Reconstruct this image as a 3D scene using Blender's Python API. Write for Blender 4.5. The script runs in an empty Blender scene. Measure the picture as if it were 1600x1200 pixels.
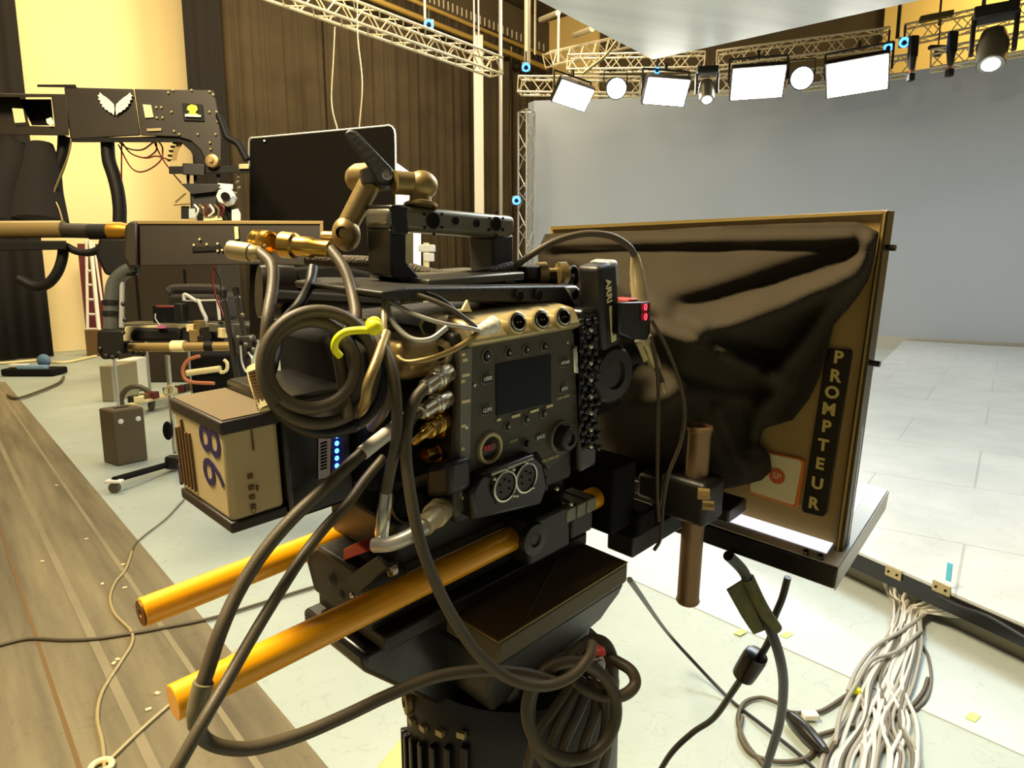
import bpy, math, random
from mathutils import Vector as V, Matrix, noise
random.seed(7)
S = bpy.context.scene
COL = S.collection
# ------------------------------------------------------------------ camera
FPX = 1050.0; H = 1.45; PITCH = math.atan(170/1050)
cam_d = bpy.data.cameras.new('camera'); cam = bpy.data.objects.new('camera', cam_d); COL.objects.link(cam)
cam.location = (0, 0, H); cam.rotation_euler = (math.pi/2 - PITCH, 0, 0)
cam_d.sensor_fit = 'HORIZONTAL'; cam_d.sensor_width = 36; cam_d.lens = 36*FPX/1600
cam_d.clip_start = 0.02; cam_d.clip_end = 200
S.camera = cam
S.view_settings.view_transform = 'Standard'; S.view_settings.look = 'None'
S.view_settings.gamma = 1; S.view_settings.exposure = 0.2; S.view_settings.use_curve_mapping = False
# ------------------------------------------------------------------ world + added area lamps, out of view
W = bpy.data.worlds.new('hall_air'); S.world = W; W.use_nodes = True
W.node_tree.nodes['Background'].inputs[0].default_value = (1.0, 0.92, 0.76, 1)
W.node_tree.nodes['Background'].inputs[1].default_value = 0.17

def area(name, loc, target, sx, sy, power, col):
    l = bpy.data.lights.new(name, 'AREA'); l.shape = 'RECTANGLE'; l.size = sx; l.size_y = sy
    l.energy = power; l.color = col
    o = bpy.data.objects.new(name, l); COL.objects.link(o); o.location = loc
    o.rotation_euler = (V(target)-V(loc)).to_track_quat('-Z', 'Y').to_euler()
    return o
WARM = (1.0, 0.78, 0.42); COOL = (0.84, 0.94, 1.0)
area('warm_fill_near', (-1.6, 0.6, 4.6), (0.1, 0.8, 1.2), 1.4, 1.0, 390, (1, .82, .52))  # added warm fill above the rig, no fixture modelled
area('warm_fill_left', (-4.5, 6.5, 7.5), (-5.5, 8.0, 0), 5, 3, 430, (1, .84, .55))  # added warm fill over the left floor, without a fixture
area('wall_wash', (-3.6, 8.6, 7.2), (-8.2, 13.0, 4.0), 5, 3, 470, (1, .80, .44))  # added out of view to brighten the cream wall
area('drape_wash', (0.5, 13.5, 8.8), (-2.5, 19.5, 3.5), 6, 1, 620, (1, .82, .55))  # added above the frame to brighten drapes and column
area('stage_wash', (6.5, 7.0, 4.5), (5.5, 7.5, 0), 5, 5, 150, COOL)  # added soft light over the stage, besides the visible lamps
area('stage_front_wash', (2.6, 3.6, 4.6), (1.2, 1.6, 0.6), 2.4, 2.4, 250, COOL)  # added cool light on rig and floor from behind right
area('back_wall_wash', (12.0, 13.0, 8.8), (13.5, 15.0, 5.5), 5, 1, 500, (1, .80, .40))
# ------------------------------------------------------------------ coordinate helpers (metres)
R_ = V((1, 0, 0)); U_ = V((0, math.sin(PITCH), math.cos(PITCH))); F_ = V((0, math.cos(PITCH), -math.sin(PITCH)))
C0 = V((0, 0, H))
def ray(u, v): return R_*((u-800)/FPX) - U_*((v-600)/FPX) + F_
def P(u, v, d): return C0 + ray(u, v)*d
def hit(u, v, n, p):
    r = ray(u, v); return C0 + r*((p-C0).dot(n)/r.dot(n))
def fl(u, v, z=0.0): return hit(u, v, V((0, 0, 1)), V((0, 0, z)))
def c2w(x, y, z): return (R_*x + U_*y - F_*z).normalized()
RXv = c2w(1050, 260, -1050); RZv = c2w(0, 1050, 260); RYv = -(RXv.cross(RZv)).normalized()   # rig: forward, left, up
RO = P(600, 940, .45) + RYv*.052
def RW(x, y, z): return RO + RXv*x + RYv*y + RZv*z
def RS(u, v, y): return hit(u, v, RYv, RW(0, y, 0))
def RX(u, v, x): return hit(u, v, RXv, RW(x, 0, 0))
def RZ(u, v, z): return hit(u, v, RZv, RW(0, 0, z))
def toR(w):
    d = w-RO; return V((d.dot(RXv), d.dot(RYv), d.dot(RZv)))
RB = (RXv, RYv, RZv)
azA = math.radians(39.3)
AX = V((math.sin(azA), math.cos(azA), 0)); BX = V((-math.cos(azA), math.sin(azA), 0)); ZZ = V((0, 0, 1))
def PB(u, v, b): return hit(u, v, BX, BX*b)
def PA(u, v, a): return hit(u, v, AX, AX*a)
# ------------------------------------------------------------------ materials
def srgb(c):
    return tuple(((x/255)/12.92 if x/255 <= .04045 else ((x/255+.055)/1.055)**2.4) for x in c)
MATS = {}
def mat(name, rgb, rough=.5, metal=0, bump=0, bscale=60, var=0, vscale=8, emit=None, estr=0, spec=.5, coat=0, trans=0, sheen=0):
    m = bpy.data.materials.new(name); m.use_nodes = True; nt = m.node_tree; b = nt.nodes['Principled BSDF']
    c = srgb(rgb)+(1,)
    b.inputs['Base Color'].default_value = c; b.inputs['Roughness'].default_value = rough
    b.inputs['Metallic'].default_value = metal; b.inputs['Specular IOR Level'].default_value = spec
    b.inputs['Coat Weight'].default_value = coat; b.inputs['Transmission Weight'].default_value = trans
    b.inputs['Sheen Weight'].default_value = sheen
    tc = nt.nodes.new('ShaderNodeTexCoord')
    if var:
        n = nt.nodes.new('ShaderNodeTexNoise'); n.inputs['Scale'].default_value = vscale; n.inputs['Detail'].default_value = 6
        nt.links.new(tc.outputs['Object'], n.inputs['Vector'])
        r = nt.nodes.new('ShaderNodeValToRGB'); r.color_ramp.elements[0].position = .3; r.color_ramp.elements[1].position = .7
        r.color_ramp.elements[0].color = tuple(x*(1-var) for x in c[:3])+(1,)
        r.color_ramp.elements[1].color = tuple(min(1, x*(1+var)) for x in c[:3])+(1,)
        nt.links.new(n.outputs['Fac'], r.inputs['Fac']); nt.links.new(r.outputs['Color'], b.inputs['Base Color'])
    if bump:
        n2 = nt.nodes.new('ShaderNodeTexNoise'); n2.inputs['Scale'].default_value = bscale; n2.inputs['Detail'].default_value = 4
        nt.links.new(tc.outputs['Object'], n2.inputs['Vector'])
        bp = nt.nodes.new('ShaderNodeBump'); bp.inputs['Strength'].default_value = bump; bp.inputs['Distance'].default_value = .002 if bscale > 100 else .01
        nt.links.new(n2.outputs['Fac'], bp.inputs['Height']); nt.links.new(bp.outputs['Normal'], b.inputs['Normal'])
    if emit:
        b.inputs['Emission Color'].default_value = srgb(emit)+(1,); b.inputs['Emission Strength'].default_value = estr
    MATS[name] = m; return m
black = mat('black_paint', (28, 25, 19), .45, bump=.15, bscale=400)
blackg = mat('black_gloss', (22, 20, 18), .25)
blackm = mat('black_matte', (14, 12, 10), .85, spec=.2)
anod = mat('black_anodised', (38, 35, 28), .36, .2)
rubber = mat('cable_rubber', (78, 68, 48), .5, bump=.1, bscale=900)
rubberk = mat('cable_black', (22, 21, 18), .45)
panelm = mat('olive_panel', (70, 62, 46), .5, bump=.1, bscale=1500, var=.12, vscale=60)
panelsil = mat('panel_label_grey', (118, 112, 98), .45)
steelp = mat('plate_steel', (120, 116, 100), .35, .6)
silver = mat('chrome', (205, 200, 185), .22, 1)
brass = mat('brass', (205, 165, 80), .28, 1)
tan = mat('tan_anodised', (158, 134, 84), .38, .55, bump=.1, bscale=300)
beige = mat('beige_metal', (190, 172, 125), .35, .4)
orange = mat('orange_anodised', (255, 176, 6), .36, .15, coat=.4)
oranged = mat('orange_end', (120, 76, 14), .5, .5)
white = mat('white_plastic', (235, 230, 215), .45)
cream = mat('cream_paper', (232, 216, 160), .6)
batt = mat('battery_cream', (196, 176, 128), .5, bump=.05, bscale=500)
battk = mat('battery_black', (36, 27, 18), .5)
indigo = mat('indigo_print', (38, 22, 80), .5)
brownp = mat('brown_print', (110, 82, 44), .6)
lcd = mat('lcd_glass', (6, 7, 8), .35, spec=.2)
yellow = mat('yellow_cord', (250, 245, 10), .5)
red = mat('red_paint', (200, 60, 50), .45)
redled = mat('red_led', (255, 20, 50), .4, emit=(255, 60, 80), estr=2.5)
blueled = mat('blue_led', (60, 120, 255), .4, emit=(40, 110, 255), estr=14)
bluering = mat('blue_ring_light', (60, 120, 255), .4, emit=(60, 130, 255), estr=5)
whitelamp = mat('lamp_face', (255, 255, 255), .4, emit=(255, 250, 240), estr=45)
spotlamp = mat('spot_face', (255, 255, 255), .4, emit=(235, 245, 255), estr=22)
clothm = mat('black_cloth', (56, 50, 39), 1.0, bump=.25, bscale=700, spec=.08)
boardm = mat('board_black_warm_sheen', (172, 142, 80), .45, .2, bump=.12, bscale=1200)  # tan base colour stands in for warm reflections on the black board
sticker = mat('sticker_black', (34, 26, 12), .3)
gold = mat('gold_letter', (225, 200, 110), .4)
orgsticker = mat('sticker_orange', (225, 120, 30), .5)
screenw = mat('monitor_glow', (240, 240, 245), .3, emit=(245, 245, 255), estr=.9)
greylite = mat('light_grey_metal', (190, 188, 180), .35, .5)
greenlab = mat('green_tag', (100, 98, 50), .6, var=.3, vscale=60)
trussm = mat('truss_aluminium', (225, 212, 180), .4, .3)
trussy = mat('pipe_warm', (200, 165, 85), .4, .5)
drapem = mat('drape_brown', (72, 62, 46), .98, bump=.3, bscale=30, var=.25, vscale=.9, spec=.1)
draped = mat('drape_dark', (27, 21, 15), .95, bump=.2, bscale=40)
creamwall = mat('cream_wall_paint', (250, 226, 168), .8, var=.04, vscale=.6)
yelwall = mat('yellow_wall_paint', (240, 206, 125), .8, var=.05, vscale=.6)
darkwall = mat('dark_wall_paint', (84, 72, 48), .9, var=.1, vscale=1.5)
jibm = mat('jib_olive_black', (40, 32, 17), .5, .1, var=.15, vscale=6)
jibk = mat('jib_black', (16, 13, 8), .6, spec=.25)
foam = mat('brown_foam', (96, 82, 58), .95, bump=.5, bscale=200)
wood = mat('tan_case', (196, 172, 110), .6, var=.1, vscale=10)
tapeblue = mat('blue_tape', (90, 190, 225), .5)
tapegreen = mat('green_tape', (195, 230, 120), .6)
pink = mat('pink_sheet', (220, 110, 170), .6)
bag = mat('black_bag', (48, 42, 34), .7, bump=.4, bscale=60)
strap = mat('white_strap', (235, 228, 215), .6)
magenta = mat('red_wire', (96, 22, 20), .5)
# ------------------------------------------------------------------ mesh builder
class MB:
    def __init__(s): s.v = []; s.f = []
    def add(s, vs, fs):
        o = len(s.v); s.v += [V(x) for x in vs]; s.f += [tuple(i+o for i in f) for f in fs]; return s
    def para(s, o, a, b, c):
        o, a, b, c = V(o), V(a), V(b), V(c)
        vs = [o, o+a, o+a+b, o+b, o+c, o+a+c, o+a+b+c, o+b+c]
        fs = [(0, 3, 2, 1), (4, 5, 6, 7), (0, 1, 5, 4), (1, 2, 6, 5), (2, 3, 7, 6), (3, 0, 4, 7)]
        if a.cross(b).dot(c) < 0: fs = [tuple(reversed(f)) for f in fs]
        return s.add(vs, fs)
    def box(s, c, size, B=(V((1, 0, 0)), V((0, 1, 0)), V((0, 0, 1)))):
        a, b, d = B[0]*size[0], B[1]*size[1], B[2]*size[2]
        return s.para(V(c)-(a+b+d)/2, a, b, d)
    def rb(s, x0, x1, y0, y1, z0, z1):
        return s.para(RW(x0, y0, z0), RXv*(x1-x0), RYv*(y1-y0), RZv*(z1-z0))
    def prism(s, pts, vec):
        n = len(pts); pts = [V(p) for p in pts]; vec = V(vec)
        nrm = V((0, 0, 0))
        for i in range(n): nrm += pts[i].cross(pts[(i+1) % n])
        vs = pts + [p+vec for p in pts]
        fs = [tuple(range(n-1, -1, -1)), tuple(range(n, 2*n))] + [(i, (i+1) % n, n+(i+1) % n, n+i) for i in range(n)]
        if nrm.dot(vec) < 0: fs = [tuple(reversed(f)) for f in fs]
        return s.add(vs, fs)
    def lathe(s, p, ax, prof, n=20, ref=None):
        p = V(p); ax = V(ax).normalized(); ref = V(ref) if ref else (V((0, 0, 1)) if abs(ax.z) < .9 else V((1, 0, 0)))
        e1 = ax.cross(ref).normalized(); e2 = ax.cross(e1)
        vs = []
        for r, h in prof:
            for k in range(n):
                a = 2*math.pi*k/n; vs.append(p+ax*h+(e1*math.cos(a)+e2*math.sin(a))*r)
        fs = []
        for j in range(len(prof)-1):
            for k in range(n):
                k2 = (k+1) % n; fs.append((j*n+k, j*n+k2, (j+1)*n+k2, (j+1)*n+k))
        fs.append(tuple(range(n-1, -1, -1))); m = (len(prof)-1)*n; fs.append(tuple(m+k for k in range(n)))
        return s.add(vs, fs)
    def cyl(s, p0, p1, r0, r1=None, n=16):
        p0, p1 = V(p0), V(p1); return s.lathe(p0, p1-p0, [(r0, 0), (r0 if r1 is None else r1, (p1-p0).length)], n)
    def ball(s, c, r, n=14, m=8, sc=(1, 1, 1), B=(V((1, 0, 0)), V((0, 1, 0)), V((0, 0, 1)))):
        c = V(c); vs = []; fs = []
        for j in range(1, m):
            th = math.pi*j/m
            for k in range(n):
                a = 2*math.pi*k/n
                vs.append(c+B[0]*(r*sc[0]*math.sin(th)*math.cos(a))+B[1]*(r*sc[1]*math.sin(th)*math.sin(a))+B[2]*(r*sc[2]*math.cos(th)))
        t = len(vs); vs += [c+B[2]*r*sc[2], c-B[2]*r*sc[2]]
        for j in range(m-2):
            for k in range(n):
                k2 = (k+1) % n; fs.append((j*n+k, (j+1)*n+k, (j+1)*n+k2, j*n+k2))
        for k in range(n):
            k2 = (k+1) % n; fs.append((t, k, k2)); fs.append((t+1, (m-2)*n+k2, (m-2)*n+k))
        return s.add(vs, fs)
    def tube(s, pts, r, n=10, sub=6, closed=False):
        pts = [V(p) for p in pts]
        if sub > 1 and len(pts) > 2:
            q = []; N = len(pts)
            rng = range(N if closed else N-1)
            for i in rng:
                if closed: a, b, c, d = pts[(i-1) % N], pts[i], pts[(i+1) % N], pts[(i+2) % N]
                else: a = pts[i-1] if i else pts[0]*2-pts[1]; b = pts[i]; c = pts[i+1]; d = pts[i+2] if i+2 < N else pts[-1]*2-pts[-2]
                for k in range(sub):
                    t = k/sub; q.append(.5*((2*b)+(c-a)*t+(2*a-5*b+4*c-d)*t*t+(3*b-3*c+d-a)*t**3))
            if not closed: q.append(pts[-1])
            pts = q
        N = len(pts); tang = []
        for i in range(N):
            a = pts[(i-1) % N] if (closed or i) else pts[0]; b = pts[(i+1) % N] if (closed or i < N-1) else pts[-1]
            t = (b-a); tang.append(t.normalized() if t.length > 1e-9 else V((0, 0, 1)))
        e = tang[0].orthogonal().normalized(); vs = []
        for i in range(N):
            e = (e - tang[i]*e.dot(tang[i]));
            e = e.normalized() if e.length > 1e-6 else tang[i].orthogonal().normalized()
            g = tang[i].cross(e); rr = r(i/(N-1)) if callable(r) else r
            for k in range(n):
                a = 2*math.pi*k/n; vs.append(pts[i]+(e*math.cos(a)+g*math.sin(a))*rr)
        fs = []
        for i in range(N if closed else N-1):
            i2 = (i+1) % N
            for k in range(n):
                k2 = (k+1) % n; fs.append((i*n+k, i*n+k2, i2*n+k2, i2*n+k))
        if not closed:
            fs.append(tuple(range(n-1, -1, -1))); fs.append(tuple((N-1)*n+k for k in range(n)))
        return s.add(vs, fs)
    def build(s, name, m, parent=None, bevel=0, seg=2, loc=None, solid=0, angle=35):
        if parent is not None: inv = FR[parent].inverted()
        else:
            if loc is None:
                n = len(s.v); loc = V((sum(p.x for p in s.v)/n, sum(p.y for p in s.v)/n, min(p.z for p in s.v)))
            inv = Matrix.Translation(V(loc)).inverted()
        me = bpy.data.meshes.new(name); me.from_pydata([inv@p for p in s.v], [], s.f); me.update()
        me.shade_smooth(); me.set_sharp_from_angle(angle=math.radians(angle))
        me.materials.append(m)
        o = bpy.data.objects.new(name, me); COL.objects.link(o)
        LASTO[0] = o
        if parent is not None: o.parent = parent; FR[o] = FR[parent]
        else: o.location = loc; FR[o] = Matrix.Translation(V(loc))
        if solid:
            md = o.modifiers.new('t', 'SOLIDIFY'); md.thickness = solid; md.offset = 0
        if bevel:
            md = o.modifiers.new('b', 'BEVEL'); md.width = bevel; md.segments = seg; md.limit_method = 'ANGLE'; md.angle_limit = math.radians(35); md.harden_normals = False
        return o
FR = {}; LASTO = [None]
def tag(o, label, cat, group=None, kind=None):
    o['label'] = label; o['category'] = cat
    if group: o['group'] = group
    if kind: o['kind'] = kind
    return o
def struct(o): o['kind'] = 'structure'; return o
def thing(name, label, cat, loc, group=None, B=None):
    o = bpy.data.objects.new(name, None); COL.objects.link(o); o.empty_display_size = .05
    M = Matrix.Translation(V(loc))
    if B: M = M @ Matrix((B[0], B[1], B[2])).transposed().to_4x4()
    o.matrix_world = M; FR[o] = M
    return tag(o, label, cat, group)
RIGB = RB
def text(s, org, right, up, size, name, m, parent, ext=.0003, align='CENTER', bold=0):
    cu = bpy.data.curves.new('txt', 'FONT'); cu.body = s; cu.size = size; cu.extrude = ext; cu.align_x = align; cu.align_y = 'CENTER'; cu.offset = bold; cu.resolution_u = 3
    to = bpy.data.objects.new('txt', cu); COL.objects.link(to)
    dg = bpy.context.evaluated_depsgraph_get(); dg.update()
    me = bpy.data.meshes.new_from_object(to.evaluated_get(dg))
    bpy.data.objects.remove(to); bpy.data.curves.remove(cu)
    right = V(right).normalized(); up = V(up); up = (up-right*up.dot(right)).normalized(); nn = right.cross(up)
    M = Matrix((right, up, nn)).transposed().to_4x4(); M.translation = V(org)
    me.transform(FR[parent].inverted() @ M)
    me.materials.clear(); me.materials.append(m); me.name = name
    o = bpy.data.objects.new(name, me); COL.objects.link(o); o.parent = parent; FR[o] = FR[parent]; return o
def copy_tree(o, parent=None):
    c = o.copy(); COL.objects.link(c)
    if parent: c.parent = parent
    FR[c] = FR[o]
    for ch in list(o.children): copy_tree(ch, c)
    return c
# ================================================================== SETTING
def floor_mat(name, base, scuff, rough, sc=1.2, streak=False, dirn=0.0, bricks=None):
    m = bpy.data.materials.new(name); m.use_nodes = True; nt = m.node_tree; b = nt.nodes['Principled BSDF']
    tc = nt.nodes.new('ShaderNodeTexCoord'); mp = nt.nodes.new('ShaderNodeMapping'); mp.inputs['Rotation'].default_value[2] = dirn
    nt.links.new(tc.outputs['Object'], mp.inputs['Vector'])
    n = nt.nodes.new('ShaderNodeTexNoise'); n.inputs['Scale'].default_value = sc; n.inputs['Detail'].default_value = 8; n.inputs['Roughness'].default_value = .6
    mp2 = nt.nodes.new('ShaderNodeMapping'); nt.links.new(mp.outputs['Vector'], mp2.inputs['Vector'])
    if streak: mp2.inputs['Scale'].default_value = (1, .07, 1)
    nt.links.new(mp2.outputs['Vector'], n.inputs['Vector'])
    r = nt.nodes.new('ShaderNodeValToRGB'); r.color_ramp.elements[0].position = .35; r.color_ramp.elements[1].position = .68
    r.color_ramp.elements[0].color = srgb(base)+(1,); r.color_ramp.elements[1].color = srgb(scuff)+(1,)
    nt.links.new(n.outputs['Fac'], r.inputs['Fac']); last = r.outputs['Color']
    # fine scuffs
    n3 = nt.nodes.new('ShaderNodeTexNoise'); n3.inputs['Scale'].default_value = 3.5; n3.inputs['Detail'].default_value = 10; n3.inputs['Distortion'].default_value = 2.5
    nt.links.new(mp.outputs['Vector'], n3.inputs['Vector'])
    r3 = nt.nodes.new('ShaderNodeValToRGB'); r3.color_ramp.elements[0].position = .49; r3.color_ramp.elements[1].position = .505
    r3.color_ramp.elements[0].color = (1, 1, 1, 1); r3.color_ramp.elements[1].color = (1, 1, 1, 1)
    e = r3.color_ramp.elements.new(.4975); e.color = (.80, .80, .78, 1)
    nt.links.new(n3.outputs['Fac'], r3.inputs['Fac'])
    mx = nt.nodes.new('ShaderNodeMixRGB'); mx.blend_type = 'MULTIPLY'; mx.inputs[0].default_value = 1
    nt.links.new(last, mx.inputs[1]); nt.links.new(r3.outputs['Color'], mx.inputs[2]); last = mx.outputs['Color']
    if bricks:
        bk = nt.nodes.new('ShaderNodeTexBrick'); bk.inputs['Scale'].default_value = 1; bk.inputs['Brick Width'].default_value = bricks; bk.inputs['Row Height'].default_value = bricks; bk.offset = .5
        bk.inputs['Mortar Size'].default_value = .006; bk.inputs['Color1'].default_value = (1, 1, 1, 1); bk.inputs['Color2'].default_value = (.93, .93, .92, 1); bk.inputs['Mortar'].default_value = (.72, .71, .68, 1)
        nt.links.new(mp.outputs['Vector'], bk.inputs['Vector'])
        m2 = nt.nodes.new('ShaderNodeMixRGB'); m2.blend_type = 'MULTIPLY'; m2.inputs[0].default_value = 1
        nt.links.new(last, m2.inputs[1]); nt.links.new(bk.outputs['Color'], m2.inputs[2]); last = m2.outputs['Color']
    nt.links.new(last, b.inputs['Base Color']); b.inputs['Roughness'].default_value = rough
    return m
floorm = floor_mat('floor_paint_grey', (158, 168, 160), (174, 183, 174), .5, .8)
vinylm = floor_mat('floor_vinyl_pale', (190, 200, 198), (176, 185, 182), .4, 1.5)
matm = floor_mat('taupe_floor_mat', (88, 79, 58), (138, 126, 94), .85, 5, True, -.709)
tilem = floor_mat('stage_tile_white', (176, 180, 178), (192, 196, 193), .3, 2.5, False, .634, 1.05)
struct(MB().box((4, 8, -.05), (60, 60, .1)).build('floor', floorm))
# paler vinyl sheet in front of the stage, its edge running across the floor
d = fl(1600, 1182)-fl(985, 905); e0 = fl(985, 905)-d*1.0; e1 = fl(1600, 1182)+d*1.2
up_ = V((-d.y, d.x, 0)).normalized()
if up_.y < 0: up_ = -up_
struct(MB().prism([e0+ZZ*.0, e1+ZZ*.0, e1+up_*4, e0+up_*4.5], (0, 0, .004)).build('floor_sheet', vinylm))
# taupe floor mat at the left, with seams
m0 = fl(27, 620); m1 = fl(275, 917); dm = (m1-m0).normalized(); lm = V((dm.y, -dm.x, 0))
if lm.x > 0: lm = -lm
o = MB().prism([m0-dm*1.5, m1+dm*3.5, m1+dm*3.5+lm*6, m0-dm*1.5+lm*6], (0, 0, .006)).build('floor_mat', matm)
tag(o, 'wide taupe floor mat covering the floor at the left', 'floor mat')
for off, wd in ((.55, .012), (1.15, .01), (1.5, .008)):
    MB().prism([m0+lm*off, m1+dm*3+lm*off, m1+dm*3+lm*(off+wd), m0+lm*(off+wd)], (0, 0, .0075)).build('seam', brownp, o)
ml = mat('mat_scuff_pale', (132, 121, 92), .8, var=.1, vscale=3)
for off, wd in ((.35, .03), (.78, .025), (.9, .03), (1.3, .03), (1.62, .02), (.12, .02)):
    MB().prism([m0+lm*off, m1+dm*3+lm*(off+.03), m1+dm*3+lm*(off+wd+.03), m0+lm*(off+wd)], (0, 0, .007)).build('worn_stripe', ml, o)
# walls
wl0 = BX*14.9
struct(MB().para(wl0-AX*14, AX*40, BX*.2, ZZ*10).build('wall_left', creamwall))
struct(MB().para(AX*20+BX*15.1, BX*-16.0, AX*.2, ZZ*10).build('wall_back', darkwall))
q = PA(1380, 60, 19.9); bq = q.dot(BX)
struct(MB().para(AX*19.85+BX*bq, BX*-22, AX*.1, ZZ*10).build('wall_back_right', yelwall))
qa = PA(852, 140, 19.9).dot(BX); qb = PA(935, 140, 19.9).dot(BX)
struct(MB().para(AX*19.85+BX*qa, BX*(qb-qa), AX*.1, ZZ*10).build('wall_back_left', yelwall))
struct(MB().para(wl0-AX*14+ZZ*10+BX*.2, AX*40, -BX*36, ZZ*.2).build('ceiling', darkwall))
# dark wall band above the drapes
struct(MB().para(PB(590, 20, 14.6)*1+V((0, 0, -PB(590, 20, 14.6).z+8.85)), AX*14, BX*.15, ZZ*1.1).build('trim_1', darkwall))
# ------------------------------------------------------------------ drapes
def drape(u0, u1, b, label, m, ztop=8.7, per=.42, amp=.07, zb=.02, name='drape'):
    a0 = PB(u0, 430, b).dot(AX); a1 = PB(u1, 430, b).dot(AX); n = int((a1-a0)/.045)+2; mb = MB(); rows = [zb, 2.5, 5, 7.3, ztop]
    vs = []
    for j, z in enumerate(rows):
        for i in range(n):
            a = a0+(a1-a0)*i/(n-1); ph = 6.28*(a/per)+1.6*noise.noise(V((a*.7, j*.15, b)))*2
            f = 1 if j < 4 else .5
            w = amp*f*(.75+.9*noise.noise(V((a*1.3, 3, b))))*math.sin(ph)+amp*.35*math.sin(ph*2.3+a*3)
            vs.append(AX*a+BX*(b+w)+ZZ*z)
    fs = [(j*n+i, j*n+i+1, (j+1)*n+i+1, (j+1)*n+i) for j in range(len(rows)-1) for i in range(n-1)]
    mb.add(vs, fs); o = mb.build(name, m, solid=.02, angle=180); tag(o, label, 'curtain'); return o
drape(-260, 71, 13.9, 'near-black pleated drape at the far left edge, left of the cream wall', draped, per=.5)
drape(313, 372, 13.9, 'dark drape panel edging the right side of the cream wall', draped, per=.3)
drape(372, 520, 14.1, 'brown pleated drape behind the left half of the black hanging panel', drapem)
drape(521, 742, 14.32, 'brown pleated drape left of the white column', drapem, per=.36)
drape(759, 799, 14.1, 'brown pleated drape right of the white column', drapem, per=.3)
drape(799, 870, 14.45, 'brown pleated drape behind the lattice tower', drapem, per=.36)
# white column
pb = PB(750, 430, 13.6); pb.z = 0
tag(MB().box(pb+ZZ*4.05, (.27, .27, 8.1)).build('column', white), 'tall white column standing between two brown drapes', 'column')
# curtain pipes
def pipe(u0, v0, u1, v1, b, r, m, label, ext=(0, 0), name='pipe'):
    a = PB(u0, v0, b); c = PB(u1, v1, b); z = (a.z+c.z)/2; a.z = z; c.z = z; dd = (c-a)
    t = MB().cyl(a-dd*ext[0], c+dd*ext[1], r).build(name, m); tag(t, label, 'pipe'); return a, c
pipe(590, 0, 850, 106, 13.75, .07, trussy, 'thick yellow curtain rail, lower of two rails over the brown drapes', (.3, .02), 'curtain_rail')
pipe(640, 0, 860, 90, 13.5, .05, trussy, 'yellow curtain rail, upper of the two rails over the brown drapes', (.3, .02), 'curtain_rail')
# rail hooks
kk = 0
for i in range(36):
    t = i/35; u = 600+250*t; a = PB(u, 0, 13.9); a.z = 8.72
    tag(MB().box(a, (.03, .03, .22), (AX, BX, ZZ)).build('curtain_hook', trussm), 'small pale hook holding the drape on the yellow rail', 'hook', 'hooks along the curtain rail')
# ------------------------------------------------------------------ trusses
def truss(p0, p1, w, h, label, m=trussm, cat='truss', group=None, r=.025, tri=False, bay=.5, name='truss', upv=ZZ):
    p0, p1 = V(p0), V(p1); ax = (p1-p0).normalized(); L = (p1-p0).length; sdv = ax.cross(upv).normalized(); uv = sdv.cross(ax)
    t = thing(name, label, cat, p0, group)
    cs = [(-w/2, -h/2), (w/2, -h/2), (0, h/2)] if tri else [(-w/2, -h/2), (w/2, -h/2), (w/2, h/2), (-w/2, h/2)]
    cv = [sdv*a+uv*b for a, b in cs]
    for c in cv: MB().cyl(p0+c, p1+c, r, n=8).build('chord', m, t)
    mb = MB(); n = max(2, int(L/bay))
    for k in range(len(cv)):
        a, b = cv[k], cv[(k+1) % len(cv)]
        for i in range(n):
            s0 = p0+ax*(L*i/n); s1 = p0+ax*(L*(i+1)/n); sm = (s0+s1)/2
            mb.cyl(s0+a, sm+b, r*.5, n=5); mb.cyl(sm+b, s1+a, r*.5, n=5)
        mb.cyl(p0+a, p0+b, r*.6, n=6); mb.cyl(p1+a, p1+b, r*.6, n=6)
    mb.build('lacing', m, t); return t
a = PB(500, 6, 9.0); c = PB(776, 104, 9.0); z = (a.z+c.z)/2; a.z = c.z = z; dd = (c-a)
truss(a-dd*.5, c, .3, .3, 'silver lattice truss running down to the right in front of the brown drapes')
# upright tower at the LED wall's left end
tb = P(822, 430, 14.6); tb.z = 0
truss(tb, V((tb.x, tb.y, 4.85)), .34, .3, 'dark grey upright lattice tower beside the left edge of the grey screen wall', greylite, 'truss tower', None, .022, True, .75, 'truss_tower', V((0, -1, 0)))
# ------------------------------------------------------------------ LED wall (curved, grey)
def led_pts():
    L = [(833, 15.5), (930, 15.35), (1040, 15.0), (1150, 14.55), (1260, 14.0), (1379, 13.4), (1480, 12.75), (1600, 12.0), (1720, 11.1), (1900, 9.7)]
    return [V(((u-800)/FPX*D, D*1.0, 0)) for u, D in L]
lm_ = bpy.data.materials.new('led_wall_grey'); lm_.use_nodes = True; nt = lm_.node_tree; b = nt.nodes['Principled BSDF']
b.inputs['Base Color'].default_value = srgb((150, 156, 162))+(1,); b.inputs['Roughness'].default_value = .6
b.inputs['Emission Color'].default_value = srgb((170, 174, 172))+(1,); b.inputs['Emission Strength'].default_value = .14
LP = led_pts(); back = [p+(p-V((6, 6, 0))).normalized()*.25 for p in LP]
pts = LP+list(reversed(back)); HW = 5.22
t = thing('led_wall', 'tall curved grey screen wall behind the white stage floor', 'screen wall', LP[4])
MB().prism([p+ZZ*.25 for p in pts], (0, 0, HW-.25)).build('screen', lm_, t)
MB().prism([p+ZZ*.0 for p in pts], (0, 0, .25)).build('plinth', greylite, t)
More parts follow.
